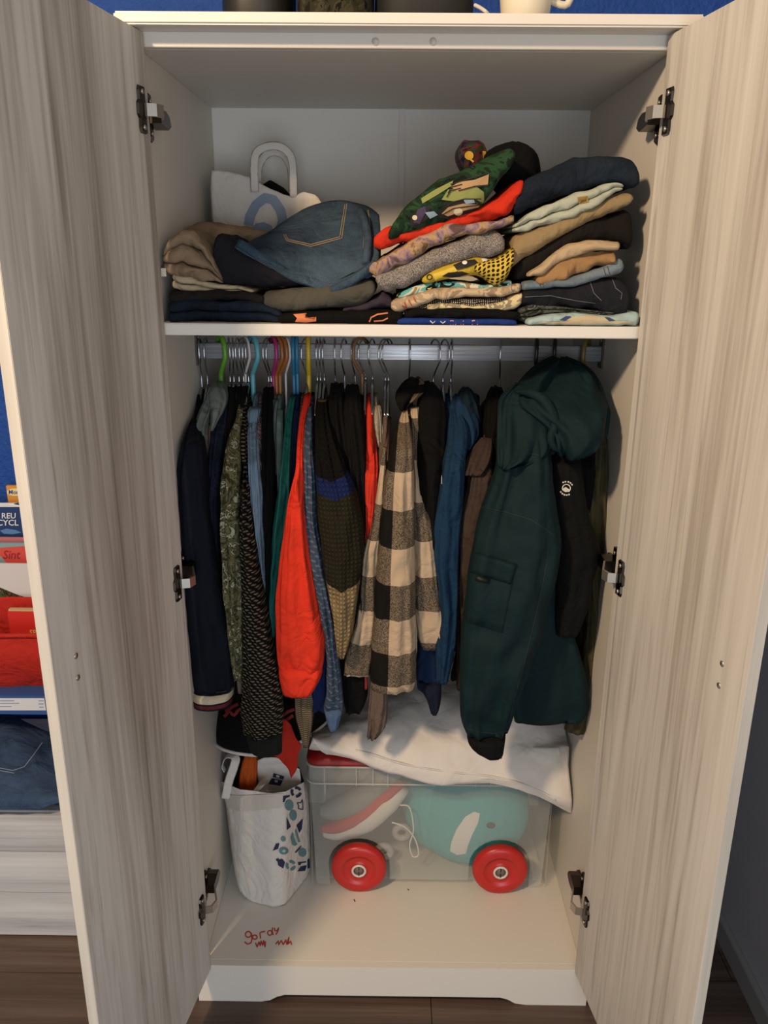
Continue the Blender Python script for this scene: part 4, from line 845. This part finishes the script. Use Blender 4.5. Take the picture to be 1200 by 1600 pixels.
# front and rear walls with wheel arches, plus ends
def wall_outline(wl, wr):
    p = [(BL + .012, ZF + .012), (BL + .018, ZF + .004), (wl - .075, ZF + .004)]
    p += [(wl + .078 * math.cos(t), ZF + .07 + .078 * math.sin(t)) for t in np.linspace(math.pi, 0, 13)] + [(wl + .078, ZF + .022)]
    p += [(wr - .078, ZF + .022)] + [(wr + .078 * math.cos(t), ZF + .07 + .078 * math.sin(t)) for t in np.linspace(math.pi, 0, 13)]
    p += [(wr + .078, ZF + .004), (BR - .018, ZF + .004), (BR - .012, ZF + .012), (BR, ZR_), (BL, ZR_)]
    return p
WL, WR = -.086, .272
prism('front_wall', wall_outline(WL, WR), 'y', FY, FY + .003, M_frost, BX); prism('rear_wall', wall_outline(WL, WR), 'y', BY - .003, BY, M_frost, BX)
prism('end_wall', [(FY, ZF + .006), (BY, ZF + .006), (BY, ZR_), (FY, ZR_)], 'x', BL, BL + .003, M_frost, BX)
prism('end_wall', [(FY, ZF + .006), (BY, ZF + .006), (BY, ZR_), (FY, ZR_)], 'x', BR - .003, BR, M_frost, BX)
box('box_base', (BL + .01, FY + .004, ZF + .022), (BR - .01, BY - .004, ZF + .025), M_frost, BX, 0)
def rim(name, z0, z1, out, m_):
    a = rrect(BL - out, BR + out, FY - out, BY + .002, .03); b = rrect(BL - out + .003, BR + out - .003, FY - out + .003, BY - .001, .028)
    n = len(a); V = [(x, y, z0) for x, y in a] + [(x, y, z1) for x, y in a] + [(x, y, z0) for x, y in b] + [(x, y, z1) for x, y in b]; F = []
    for i in range(n):
        j = (i + 1) % n; F += [[i, j, n + j, n + i], [2 * n + i, 3 * n + i, 3 * n + j, 2 * n + j], [n + i, n + j, 3 * n + j, 3 * n + i], [i, 2 * n + i, 2 * n + j, j]]
    return mk(name, V, F, m_, BX)
rim('rim', ZR_ - .045, ZR_ + .002, .008, M_frost); s = NT('milky_plastic_rib', .4, .4); s.base('#d6d4cd'); tr2 = s.n('ShaderNodeBsdfTransparent'); mx2 = s.n('ShaderNodeMixShader'); mx2.inputs[0].default_value = .36
s.l(tr2.outputs[0], mx2.inputs[1]); s.l(s.b.outputs[0], mx2.inputs[2]); s.l(mx2.outputs[0], s.t.nodes['Material Output'].inputs[0]); M_rib = s.m
rim('rim_lip', ZR_ - .048, ZR_ - .044, .011, M_rib); rim('rim_edge', ZR_ - .002, ZR_ + .003, .010, M_rib)
for px, ln in ((508, .075), (557, .05), (583, .05), (606, .05), (742, .05), (766, .05), (790, .05), (840, .075)):
    x = P(px, 1220, FY)[0]; box('rib', (x - .0012, FY - .012, ZR_ - ln), (x + .0012, FY - .002, ZR_ + .001), M_rib, BX, .0004)
ld = shell('lid', [(ZR_ + .001, rrect(BL - .006, BR + .006, FY - .006, BY, .03)), (ZR_ + .008, rrect(BL - .008, BR + .008, FY - .008, BY, .03)), (ZR_ + .022, rrect(BL + .004, BR - .004, FY + .004, BY - .004, .03)), (ZR_ + .024, rrect(BL + .02, BR - .02, FY + .02, BY - .02, .03)), (ZR_ + .020, rrect(BL + .03, BR - .03, FY + .03, BY - .03, .03))], plain('dark_red_lid_plastic', '#8f1512', .4, .5), BX, True, True)
def wheel(x, y0, y1, parent):
    c = (x, ZF + .07); prof_r = [.0, .016, .017, .020, .040, .042, .046, .062, .068, .070, .070, .066]; prof_y = [.004, .004, .0, .004, .005, .0015, .001, .0, .004, .010, .022, .026]; V = []; F = []; n = 36
    for r_, yy in zip(prof_r, prof_y):
        for k_ in range(n): t = 2 * math.pi * k_ / n; V.append((c[0] + r_ * math.cos(t), y0 + yy, c[1] + r_ * math.sin(t)))
    for i in range(len(prof_r) - 1):
        for k_ in range(n): F.append([i * n + k_, i * n + (k_ + 1) % n, (i + 1) * n + (k_ + 1) % n, (i + 1) * n + k_])
    F.append([(len(prof_r) - 1) * n + k_ for k_ in range(n)]); wh = mk('wheel', V, F, M_redp, parent)
    V, F = tube_geo([(c[0] + .016 * math.cos(t), y0 + .0, c[1] + .016 * math.sin(t)) for t in np.linspace(0, 2 * math.pi, 25)[:-1]], .0032, 6, None, True); mk('hub_ring', V, F, plain('white_hub_plastic', '#c9c4bc', .4), wh)
    box('hub_slot', (c[0] - .0012, y0 - .002, c[1] - .014), (c[0] + .0012, y0 + .003, c[1] - .003), plain('dark_speck', '#1b1715', .8), wh, 0); box('hub_slot', (c[0] - .0012, y0 - .002, c[1] + .003), (c[0] + .0012, y0 + .003, c[1] + .014), plain('dark_speck', '#1b1715', .8), wh, 0)
    tube('hub_core', [(c[0], y0 + .004, c[1]), (c[0], y0 - .0008, c[1])], .011, plain('grey_axle', '#6b6058', .5), wh, 16, 0)
wheel(WL, .212, 0, BX); wheel(WR, .212, 0, BX)
# things inside the box
def ell(name, c, r, m_, parent=None, rot=0, e=1., nu=28, nv=18, cut=None):
    R = []
    for i in range(nv + 1):
        t = math.pi * i / nv - math.pi / 2
        R.append(np.array([(r[0] * math.cos(t) * math.cos(p_), r[1] * math.cos(t) * math.sin(p_), r[2] * math.sin(t)) for p_ in np.linspace(0, 2 * math.pi, nu, endpoint=False)]))
    V, F = rings_mesh(R[1:-1]); ca, sa = math.cos(rot), math.sin(rot)
    V = [(c[0] + v[0] * ca - v[2] * sa, c[1] + v[1], c[2] + v[0] * sa + v[2] * ca) for v in V]; return mk(name, V, F, m_, parent)
tw = thing('teal_plush_toy', 'teal round plush toy with white stripe inside the plastic box', 'toy', (.20, .34, ZF + .03))
tb_ = ell('plush_body', (.205, .345, .262), (.155, .095, .155), fabric('teal_plush', '#4aa3a6', .1, .5), tw, .15)
tb2_ = ell('plush_side', (.115, .355, .262), (.09, .075, .135), fabric('teal_plush', '#4aa3a6', .1, .5), tw, .2)
BV.clear()
decal('white_stripe', [tb_, tb2_], [[(703, 1330), (705, 1316), (713, 1296), (727, 1276), (741, 1268), (750, 1271), (747, 1286), (738, 1304), (731, 1322), (728, 1334), (714, 1336)]], plain('white_felt', '#d8d5cf', .8), tb_, .003)
decal('eye', [tb_], [circ(767, 1290, 7, 5)[:-1]], plain('dark_grey_felt', '#2e3a3c', .8), tb_, .003)
ell('plush_fin', (.13, .32, .415), (.04, .03, .022), fabric('coral_plush', '#b5573d', .1, .5), tw)
rs = thing('roller_skate', 'white and red child shoe-skate tilted inside the plastic box', 'skate', (-.08, .33, ZF + .03))
sk = [P(505, 1300, .30), P(530, 1298, .30), P(570, 1280, .30), P(605, 1250, .30), P(630, 1228, .30)]
tube('sole', sk, [.012, .024, .034, .034, .02], plain('white_shoe_plastic', '#cfc9bf', .5), rs, 12, 5)
tube('red_band', [p_ + np.array([-.004, -.012, .022]) for p_ in sk], [.010, .017, .019, .018, .012], plain('red_shoe_band', '#b01f1c', .6), rs, 12, 5)
tube('upper', [p_ + np.array([-.008, .01, .06]) for p_ in sk], [.015, .03, .035, .035, .02], plain('grey_shoe_upper', '#7d7c7b', .7), rs, 12, 5)
for px, py in ((600, 1330), (575, 1345), (628, 1300)):
    c = P(px, py, .31); V, F = tube_geo([(c[0] + .018 * math.cos(t), c[1], c[2] + .018 * math.sin(t)) for t in np.linspace(0, 2 * math.pi, 21)[:-1]], .009, 8, None, True); mk('skate_wheel', V, F, plain('grey_skate_wheel', '#9a9690', .5), rs)
cr = tube('looped_string', [P(612, 1285, .262), P(632, 1292, .26), P(648, 1310, .26), (P(654, 1334, .262)), P(645, 1338, .262), P(640, 1320, .262), P(646, 1296, .262), P(640, 1262, .262), P(625, 1258, .27)], .002, plain('white_cord', '#d6d1c8', .7), None, 6, 6)
tag(cr, 'thin white string looping between skate and teal toy in the box', 'string')
# pillow draped over the lid
m = fabric('white_pillow_cotton', '#d3ccc5', .05, .35)
prow = [(.50, [(500, 1075), (560, 1050), (640, 1035), (740, 1035), (820, 1045), (868, 1060)]), (.40, [(498, 1112), (560, 1085), (640, 1070), (740, 1068), (820, 1080), (876, 1095)]), (.30, [(490, 1138), (560, 1120), (640, 1110), (740, 1108), (820, 1120), (884, 1140)]),
        (.225, [(487, 1148), (555, 1150), (640, 1155), (740, 1160), (820, 1178), (888, 1200)]), (.19, [(489, 1155), (545, 1174), (630, 1194), (720, 1206), (810, 1218), (892, 1240)]), (.185, [(494, 1166), (540, 1184), (620, 1208), (690, 1222), (800, 1224), (893, 1256)]), (.195, [(510, 1181), (545, 1188), (620, 1211), (690, 1224), (805, 1232), (893, 1271)])]
PW_ = sheet('pillow', prow, .03, m, None, seed=60, amp=.009, nu=64, nv=48, rest=lambda p_: .497 if p_[1] > .228 else 0)
PW_.name = 'pillow'; tag(PW_, 'white pillow draped over the lid of the plastic box', 'pillow')
BV.clear()
pip = [hit([PW_], a, b, .001) for a, b in [(556, 1172), (580, 1178), (610, 1188), (640, 1196), (680, 1203), (720, 1208), (760, 1212), (800, 1220), (840, 1234), (868, 1250)]]
tube('piping', [p_ for p_ in pip if p_ is not None], .0022, m, PW_, 6, 5)

# ------------------------------------------------------------------ white shopping bag
SB = thing('shopping_bag', 'white cloth shopping bag with navy and teal recycling print', 'bag', tuple(PZ(425, 1415, ZF) + np.array([0, .08, 0])))
def by(px, py):
    f_ = np.interp(py, [1235, 1420], [0, 1]); b_ = np.interp(px, [340, 375, 425, 445, 488], [.285, .205, .175, .185, .30]); return float(b_ - .015 * f_)
brow = [(1238, 340, 446, 476), (1262, 352, 447, 482), (1300, 357, 450, 484), (1345, 363, 452, 485), (1380, 368, 446, 486), (1400, 374, 440, 482), (1414, 388, 436, 462), (1421, 404, 430, 446)]
A = resamp(brow, 26); R = []
for py, xl, xm, xr in A:
    ps = [xl, xl + (375 - 340) * .55, 0, 0, 0, 0, 0]; ps = list(np.linspace(xl, xr, 24)); ring_ = [P(p_, py, by(p_, py)) for p_ in ps]
    z_ = max(ZF + .002, ring_[12][2]); rr_ = []
    for p_ in ring_: rr_.append([p_[0], p_[1], max(ZF + .002, p_[2] * .5 + z_ * .5)])
    L_, Q_ = np.array(rr_[0]), np.array(rr_[-1]); 
    for t in np.linspace(0, 1, 14)[1:-1]:
        b_ = Q_ + (L_ - Q_) * t; b_[1] += .13 * math.sin(math.pi * t) ** .6; b_[1] = min(b_[1], .5); rr_.append(list(b_))
    q_ = np.array(rr_); 
    for v_ in q_: v_ += np.array([.4, -1, .2]) * .003 * (nz(v_[0] * 22, v_[2] * 16, 3) + .5 * nz(v_[0] * 50, v_[2] * 45, 9))
    q_[:, 2] = np.maximum(q_[:, 2], ZF + .001); R.append(q_)
V, F = rings_mesh(R, False, True); s = NT('white_nonwoven', .85, .2); s.base('#d0cac3'); crumple(s, .8); M_nw = s.m
bag = mk('bag_body', V, F, M_nw, SB)
BV.clear()
fl_ = [[(343, 1241), (375, 1243), (400, 1242), (443, 1240), (440, 1262), (400, 1266), (376, 1268), (355, 1262)]]
decal('rim_fold', bag, fl_, plain('white_nonwoven_fold', '#c2bab0', .85), SB, .003)
stroke('side_seam', bag, [[(378, 1246), (377, 1270), (373, 1310), (372, 1345), (380, 1362), (388, 1400)]], 5, plain('white_seam', '#cbc4bb', .8), SB, .003)
M_nv = plain('navy_bag_print', '#20264a', .8); M_tl = plain('teal_bag_print', '#5c8388', .8)
bz = lambda pts: [(330 + a * .1688, 1160 + b * .1688) for a, b in pts]
decal('navy_print', bag, [bz(q) for q in ([(700, 690), (738, 780), (700, 815)], [(790, 770), (850, 705), (840, 800), (815, 840)], [(570, 1005), (600, 940), (632, 935), (620, 985)], [(610, 1090), (660, 1080), (684, 1110), (668, 1168), (620, 1140)], [(800, 1195), (830, 1150), (885, 1140), (870, 1190)], [(890, 1090), (912, 1070), (915, 1160), (892, 1170)],
    [(665, 500), (730, 488), (728, 502), (690, 512), (680, 550), (662, 555)], [(598, 1085), (622, 1072), (628, 1088), (606, 1100)], [(772, 1022), (832, 955), (836, 965), (790, 1020)], [(804, 1110), (880, 1102), (880, 1110), (826, 1120), (824, 1138), (806, 1134)])], M_nv, SB, .004)
decal('teal_print', bag, [bz(q) for q in (circ(722, 582, 42, 50)[:-1], circ(760, 675, 34, 50)[:-1], circ(688, 410, 38, 40)[:-1], circ(672, 1005, 45, 34)[:-1], circ(845, 1020, 38, 40)[:-1], circ(668, 895, 24, 24)[:-1], [(735, 880), (755, 830), (800, 940), (780, 960), (750, 950)], [(775, 820), (790, 800), (825, 920), (805, 925)])], M_tl, SB, .004)
def recyc(cx, cy, r): return [circ(cx, cy, r, r, a, a + 85, 8) for a in (10, 130, 250)]
stroke('recycling_arrows', bag, [bz(q) for q in recyc(788, 460, 40)], 4.2, M_nv, SB, .004, 2)
stroke('recycling_arrows', bag, [bz(q) for q in recyc(738, 1140, 36)], 4.2, M_tl, SB, .004, 2)
stroke('crown_outline', bag, [bz([(800, 560), (830, 560), (846, 530), (850, 620), (808, 615), (812, 590), (796, 560)])], 1.4, M_nv, SB, .004, 2)
decal('leaf_stripe', bag, [bz([(760, 860), (770, 855), (800, 930), (792, 935)]), bz([(655, 1010), (670, 990), (690, 1000), (680, 1020)])], plain('pale_bag_print', '#b9bdb6', .8), SB, .006)
# rear flap of the bag with printed label, handles
rf = sheet('rear_panel', [(.27, [(400, 1190), (415, 1184), (438, 1186), (455, 1196), (468, 1202)]), (.275, [(402, 1215), (420, 1212), (445, 1215), (458, 1216), (470, 1222)]), (.27, [(408, 1250), (425, 1252), (445, 1252), (458, 1250), (470, 1252)])], .003, M_nw, SB, seed=70, amp=.003, nu=20, nv=14)
BV.clear()
decal('navy_label_print', rf, [bz([(578, 285), (676, 315), (668, 345), (570, 322)]), bz([(562, 330), (664, 352), (640, 402), (528, 385)])], M_nv, SB, .003)
decal('white_label_print', rf, [bz([(604, 300), (634, 308), (630, 328), (600, 320)]), bz([(590, 345), (618, 352), (614, 372), (586, 366)])], plain('pale_bag_print', '#b9bdb6', .8), SB, .005)
tube('handle', [P(352, 1248, .235), P(358, 1220, .235), P(366, 1196, .24), P(368, 1184, .25), P(360, 1180, .26), P(352, 1184, .262), P(348, 1196, .262), P(352, 1204, .26)], .01, M_nw, SB, 8, 6, flat=(.011, .0016))
tube('handle', [P(392, 1250, .196), P(400, 1236, .205), P(408, 1226, .22), P(412, 1220, .25)], .01, M_nw, SB, 8, 6, flat=(.010, .0016))
for nm, lb, rows_, y_, d_, mm in (('orange_garment', 'orange cloth stuffed in the white shopping bag', [(1176, 384, 400), (1190, 378, 403), (1215, 374, 402), (1236, 374, 400), (1260, 376, 402)], .262, .02, fabric('orange_nylon', '#b5501c', .15)),
                                 ('black_garment', 'black cloth stuffed beside the orange cloth in the bag', [(1180, 366, 382), (1200, 362, 384), (1230, 362, 398), (1258, 362, 400)], .30, .03, M_black)):
    tag(drape(nm, rows_, y_, d_, mm, None, 71, .003), lb, 'cloth')
# black cap-like bag with white rim, red scarf
BH = thing('black_sun_hat', 'black soft hat with white trim on top of the shopping bag', 'hat', tuple(P(400, 1175, .27)))
hx = [P(338, 1163, .24), P(352, 1172, .20), P(385, 1179, .175), P(425, 1178, .175), P(462, 1163, .20), P(490, 1145, .24), P(512, 1124, .30), P(500, 1108, .38), P(440, 1108, .43), P(370, 1128, .40), P(340, 1150, .31)]
loop = spline(hx + [hx[0]], 6)[:-1]; V, F = tube_geo(loop, .0042, 8, None, True); mk('white_trim', V, F, plain('white_trim_cord', '#c6c2bd', .6), BH)
cen = loop.mean(0); R = []
for sc_, dz in ((1, 0), (1.0, .02), (.97, .05), (.88, .085), (.65, .112), (.3, .125)):
    R.append(np.array([[cen[0] + (p_[0] - cen[0]) * sc_, cen[1] + (p_[1] - cen[1]) * sc_, p_[2] * (1 - (1 - sc_)) + cen[2] * (1 - sc_) + dz + .006 * nz(p_[0] * 14, p_[1] * 14, dz * 20)] for p_ in loop]))
V, F = rings_mesh(R); hb = mk('crown', V, F, M_black, BH)
BV.clear()
stroke('red_pattern', hb, [[(350, 1120), (358, 1112), (366, 1118), (374, 1108), (380, 1112)], [(352, 1112), (364, 1104), (372, 1100)], [(440, 1120), (450, 1112), (460, 1108)], [(446, 1126), (458, 1118)]], 5, plain('dull_red_print', '#8f2a22', .8), hb, .003)
SC = sheet('red_scarf', [(.155, [(428, 1120), (445, 1124), (455, 1132)]), (.145, [(426, 1150), (448, 1148), (464, 1156)]), (.145, [(424, 1178), (448, 1180), (471, 1167)]), (.155, [(438, 1190), (452, 1192), (466, 1180)]), (.17, [(450, 1202), (456, 1206), (465, 1200)]), (.18, [(453, 1212), (455, 1216), (458, 1212)])], .004, fabric('red_scarf_cotton', '#ae2b1f', .15), None, seed=72, amp=.004, nu=18, nv=26)
tag(SC, 'red pointed cloth hanging down beside the black hat', 'cloth')

# ------------------------------------------------------------------ on top of the wardrobe
ZW = ZT + .0182
def topbag(name, label, x0, x1, y, h, m_, seed):
    a, b = P(x0, 12, y)[0], P(x1, 12, y)[0]; R = []
    for t, sc_ in ((0, .96), (.03, 1), (.4, 1.0), (.75, .92), (.95, .7), (1, .4)):
        R.append(np.array([((a + b) / 2 + (b - a) / 2 * sc_ * sup(th, 3)[0] + .006 * nz(th * 2, t * 5, seed), y + .09 + .09 * sc_ * sup(th, 3)[1], ZW + t * h) for th in np.linspace(0, 2 * math.pi, 36, endpoint=False)]))
    V, F = rings_mesh(R); o = mk(name, V, F, m_); tag(o, label, 'bag', 'bags on top of the wardrobe'); return o
topbag('black_bag', 'black bag on the wardrobe top at the left', 338, 452, .06, .20, plain('black_nylon', '#15120f', .5), 1)
topbag('camouflage_bag', 'dark camouflage bag on the wardrobe top next to the black bag', 458, 583, .05, .20, multi('dark_camouflage', ['#1a1812', '#2c2a1e', '#3c392a', '#14130f'], 22), 2)
topbag('black_backpack', 'black backpack on the wardrobe top left of the white pot', 583, 745, .06, .22, plain('black_canvas', '#121110', .7), 3)
pt = thing('white_pot', 'white pot standing on the wardrobe top', 'pot', (P(821, 12, .08)[0], .08, ZW))
cx, cy = P(821, 12, .08)[0], .08; R = []
for z_, r_ in ((0, .034), (.004, .038), (.05, .043), (.12, .05), (.15, .052)): R.append(np.array([(cx + r_ * math.cos(t), cy + r_ * math.sin(t), ZW + z_) for t in np.linspace(0, 2 * math.pi, 28, endpoint=False)]))
for z_, r_ in ((.15, .049), (.12, .047)): R.append(np.array([(cx + r_ * math.cos(t), cy + r_ * math.sin(t), ZW + z_) for t in np.linspace(0, 2 * math.pi, 28, endpoint=False)]))
V, F = rings_mesh(R); mk('pot_body', V, F, plain('white_ceramic', '#d6cdb8', .4), pt); tube('pot_handle', [(cx + .04, cy, ZW + .05), (cx + .07, cy, ZW + .045), (cx + .075, cy, ZW + .09), (cx + .046, cy, ZW + .11)], .006, plain('white_ceramic', '#d6cdb8', .4), pt, 8, 5)
tag(tube('white_cable', [P(742, 8, .07), P(750, 12, .06), P(760, 19, .05), P(764, 24, .07)], .003, plain('white_cable_rubber', '#c9c4ba', .5), None, 8, 5), 'white cable end lying between backpack and pot', 'cable')

# ------------------------------------------------------------------ left of the wardrobe: chest, rack, books
XW = -.52
zt_ = P(60, 1272, .167)[2]
CH = thing('storage_chest', 'low whitewashed wooden chest left of the wardrobe', 'chest', (-.95, .38, 0))
box('chest_body', (-1.35, .185, .0), (XW, .58, zt_ - .02), M_bench, CH); zq = [.004, P(60, 1395, .167)[2], P(60, 1331, .167)[2], zt_ - .004]
for q_ in range(3): box('front_board', (-1.35, .167, zq[q_] + .0008), (XW, .185, zq[q_ + 1] - .0008), M_bench, CH, .001)
box('chest_top', (-1.36, .18, zt_ - .02), (XW, .585, zt_), M_bench, CH)
LJ = sheet('folded_jeans', [(.42, [(-90, 1150), (-30, 1128), (10, 1118), (50, 1130), (95, 1150)]), (.34, [(-90, 1168), (-30, 1148), (20, 1142), (60, 1156), (100, 1176)]), (.24, [(-90, 1205), (-30, 1195), (20, 1196), (60, 1204), (108, 1222)]), (.16, [(-90, 1245), (-30, 1240), (20, 1244), (50, 1244), (100, 1240)]), (.145, [(-90, 1270), (-30, 1268), (10, 1270), (50, 1268), (98, 1252)])], .03, denim('dark_blue_denim', '#1c2c44', '#3f5270'), None, seed=80, amp=.009, zmin=zt_ + .0005)
tag(LJ, 'dark blue jeans lying folded on the whitewashed chest', 'jeans')
BV.clear()
stroke('seam_stitching', LJ, [[(0, 1200), (20, 1204), (38, 1198), (52, 1180), (66, 1160)], [(0, 1204), (22, 1208)]], 1.4, plain('blue_grey_stitching', '#6e7c93', .8), LJ, .002)
RK = thing('book_rack', 'book rack with red fabric sling pockets beside the wardrobe', 'book rack', (-.95, .42, zt_))
M_rf = fabric('red_canvas', '#b02a22', .15, .8, .8)
for x in (-1.32, -.60): prism('side_frame', [(.29, zt_ + .001), (.55, zt_ + .001), (.56, 1.02), (.50, 1.02), (.29, zt_ + .24)], 'x', x, x + .016, plain('white_frame', '#c9c6c2', .5), RK)
def rackbox(name, label, cat, px1, y, pyt, pyb, m_, th=.012, px0=-260):
    a, b = P(px0, pyt, y), P(px1, pyb, y); o = box(name, (a[0], y, min(a[2], b[2])), (b[0], y + th, max(a[2], b[2])), m_, None, .0008); return tag(o, label, cat, 'books and magazines in the rack')
sheet('sling_pocket', [(.31, [(-260, 998), (-60, 996), (20, 994), (76, 994)]), (.305, [(-260, 1030), (-60, 1030), (24, 1028), (78, 1026)]), (.33, [(-250, 1062), (-60, 1064), (30, 1062), (80, 1060)]), (.36, [(-240, 1082), (-40, 1084), (40, 1082), (86, 1080)])], .004, M_rf, RK, seed=81, amp=.004, nu=24, nv=16)
sheet('sling_pocket', [(.43, [(-260, 935), (-60, 934), (20, 933), (76, 934)]), (.425, [(-260, 965), (-60, 966), (24, 966), (78, 966)]), (.44, [(-250, 1040), (-60, 1042), (30, 1042), (80, 1040)])], .004, M_rf, RK, seed=82, amp=.003, nu=24, nv=16)
tube('pocket_hem', [P(-260, 996, .308), P(-60, 994, .308), P(20, 993, .308), P(78, 993, .308)], .006, M_rf, RK, 8, 3)
gb = rackbox('board_game_box', 'blue and white flat box lying under the red pocket', 'box', 78, .30, 1084, 1117, plain('blue_box_card', '#2a4f8c', .6), .2)
BV.clear()
decal('white_band', gb, [[(-40, 1091), (20, 1091), (69, 1091), (72, 1110), (20, 1110), (-40, 1110)]], plain('white_card_print', '#c9cdd4', .6), gb)
stroke('print_lines', gb, [[(0, 1095), (22, 1095)], [(0, 1099), (30, 1099)], [(0, 1104), (18, 1104)], [(60, 1095), (68, 1095)], [(60, 1100), (68, 1100)], [(61, 1105), (68, 1105)]], 1.1, plain('grey_blue_print', '#7485a3', .7), gb, .0025)
b1 = rackbox('red_book', 'thick red book with gold lettering in the lower sling pocket', 'book', 90, .375, 956, 1040, plain('red_book_cover', '#c0261f', .5), .02, 11)
box('pages', tuple(P(14, 960, .379)), tuple(P(90, 950, .390)), plain('cream_pages', '#b79b72', .8), b1, 0)
BV.clear(); lettering('lettering', b1, 'SP', 46, 992, 8, plain('gold_lettering', '#c9a75e', .6), b1)
b2 = rackbox('magazine', 'open white-edged magazine leaning above the red book', 'magazine', 80, .45, 878, 940, plain('white_paper_cover', '#c4c2c6', .6), .006)
BV.clear()
decal('photo_print', b2, [[(-20, 914), (0, 918), (24, 928), (42, 934), (30, 938), (-20, 936)]], multi('magazine_photo', ['#2a2018', '#6b4a33', '#20301f', '#8a6d52'], 60), b2)
decal('green_print', b2, [[(-20, 926), (0, 928), (12, 936), (-20, 938)]], plain('green_cover_print', '#1f6b4a', .6), b2, .0025)
b3 = rackbox('red_picture_book', 'red picture book titled Sint in the middle row', 'book', 80, .49, 846, 900, plain('muted_teal_cover', '#7c96a0', .5), .008)
BV.clear()
decal('red_cover_print', b3, [[(-30, 858), (0, 856), (60, 852), (60, 881), (12, 881), (0, 868), (-30, 870)]], plain('red_cover_print', '#c4473f', .6), b3)
lettering('title_lettering', b3, 'Sint', 4, 873, 13, plain('dark_red_lettering', '#8c1c22', .6), b3, .15, .95, .0025)
b4 = rackbox('blue_puzzle_book', 'dark blue book with white capitals REU CYCL in the upper row', 'book', 60, .53, 784, 862, plain('dark_blue_cover', '#1a3566', .45), .008)
BV.clear()
decal('white_top', b4, [[(-30, 784), (10, 784), (40, 784), (40, 792), (10, 792), (-30, 792)]], plain('white_card_print', '#c9cdd4', .6), b4)
lettering('title_lettering', b4, 'REU', 2, 810, 8.5, plain('white_lettering', '#cfd4dc', .6), b4, 0, 1.05, .0025); lettering('title_lettering', b4, 'CYCL', -5, 821, 9, plain('white_lettering', '#cfd4dc', .6), b4, 0, 1.05, .0025)
decal('cloud_print', b4, [[(0, 829), (10, 826), (24, 828), (34, 832), (20, 835), (6, 834)]], plain('pale_blue_print', '#4f78ab', .6), b4)
b5 = rackbox('orange_card_book', 'orange card game box at the back of the top row', 'book', 60, .56, 759, 800, plain('orange_card', '#c98a3c', .5), .01, 9)
BV.clear(); decal('logo_oval', b5, [circ(24, 769, 14, 6)[:-1]], plain('pale_yellow_print', '#d8c98e', .6), b5); lettering('logo_lettering', b5, 'Mon', 13, 772, 6.5, plain('blue_lettering', '#27478f', .6), b5, 0, 1, .0025)
b6 = rackbox('pale_pink_booklet', 'pink booklet edge showing below the dark blue book', 'book', 60, .51, 837, 880, plain('pink_cover', '#b06a74', .6), .005)
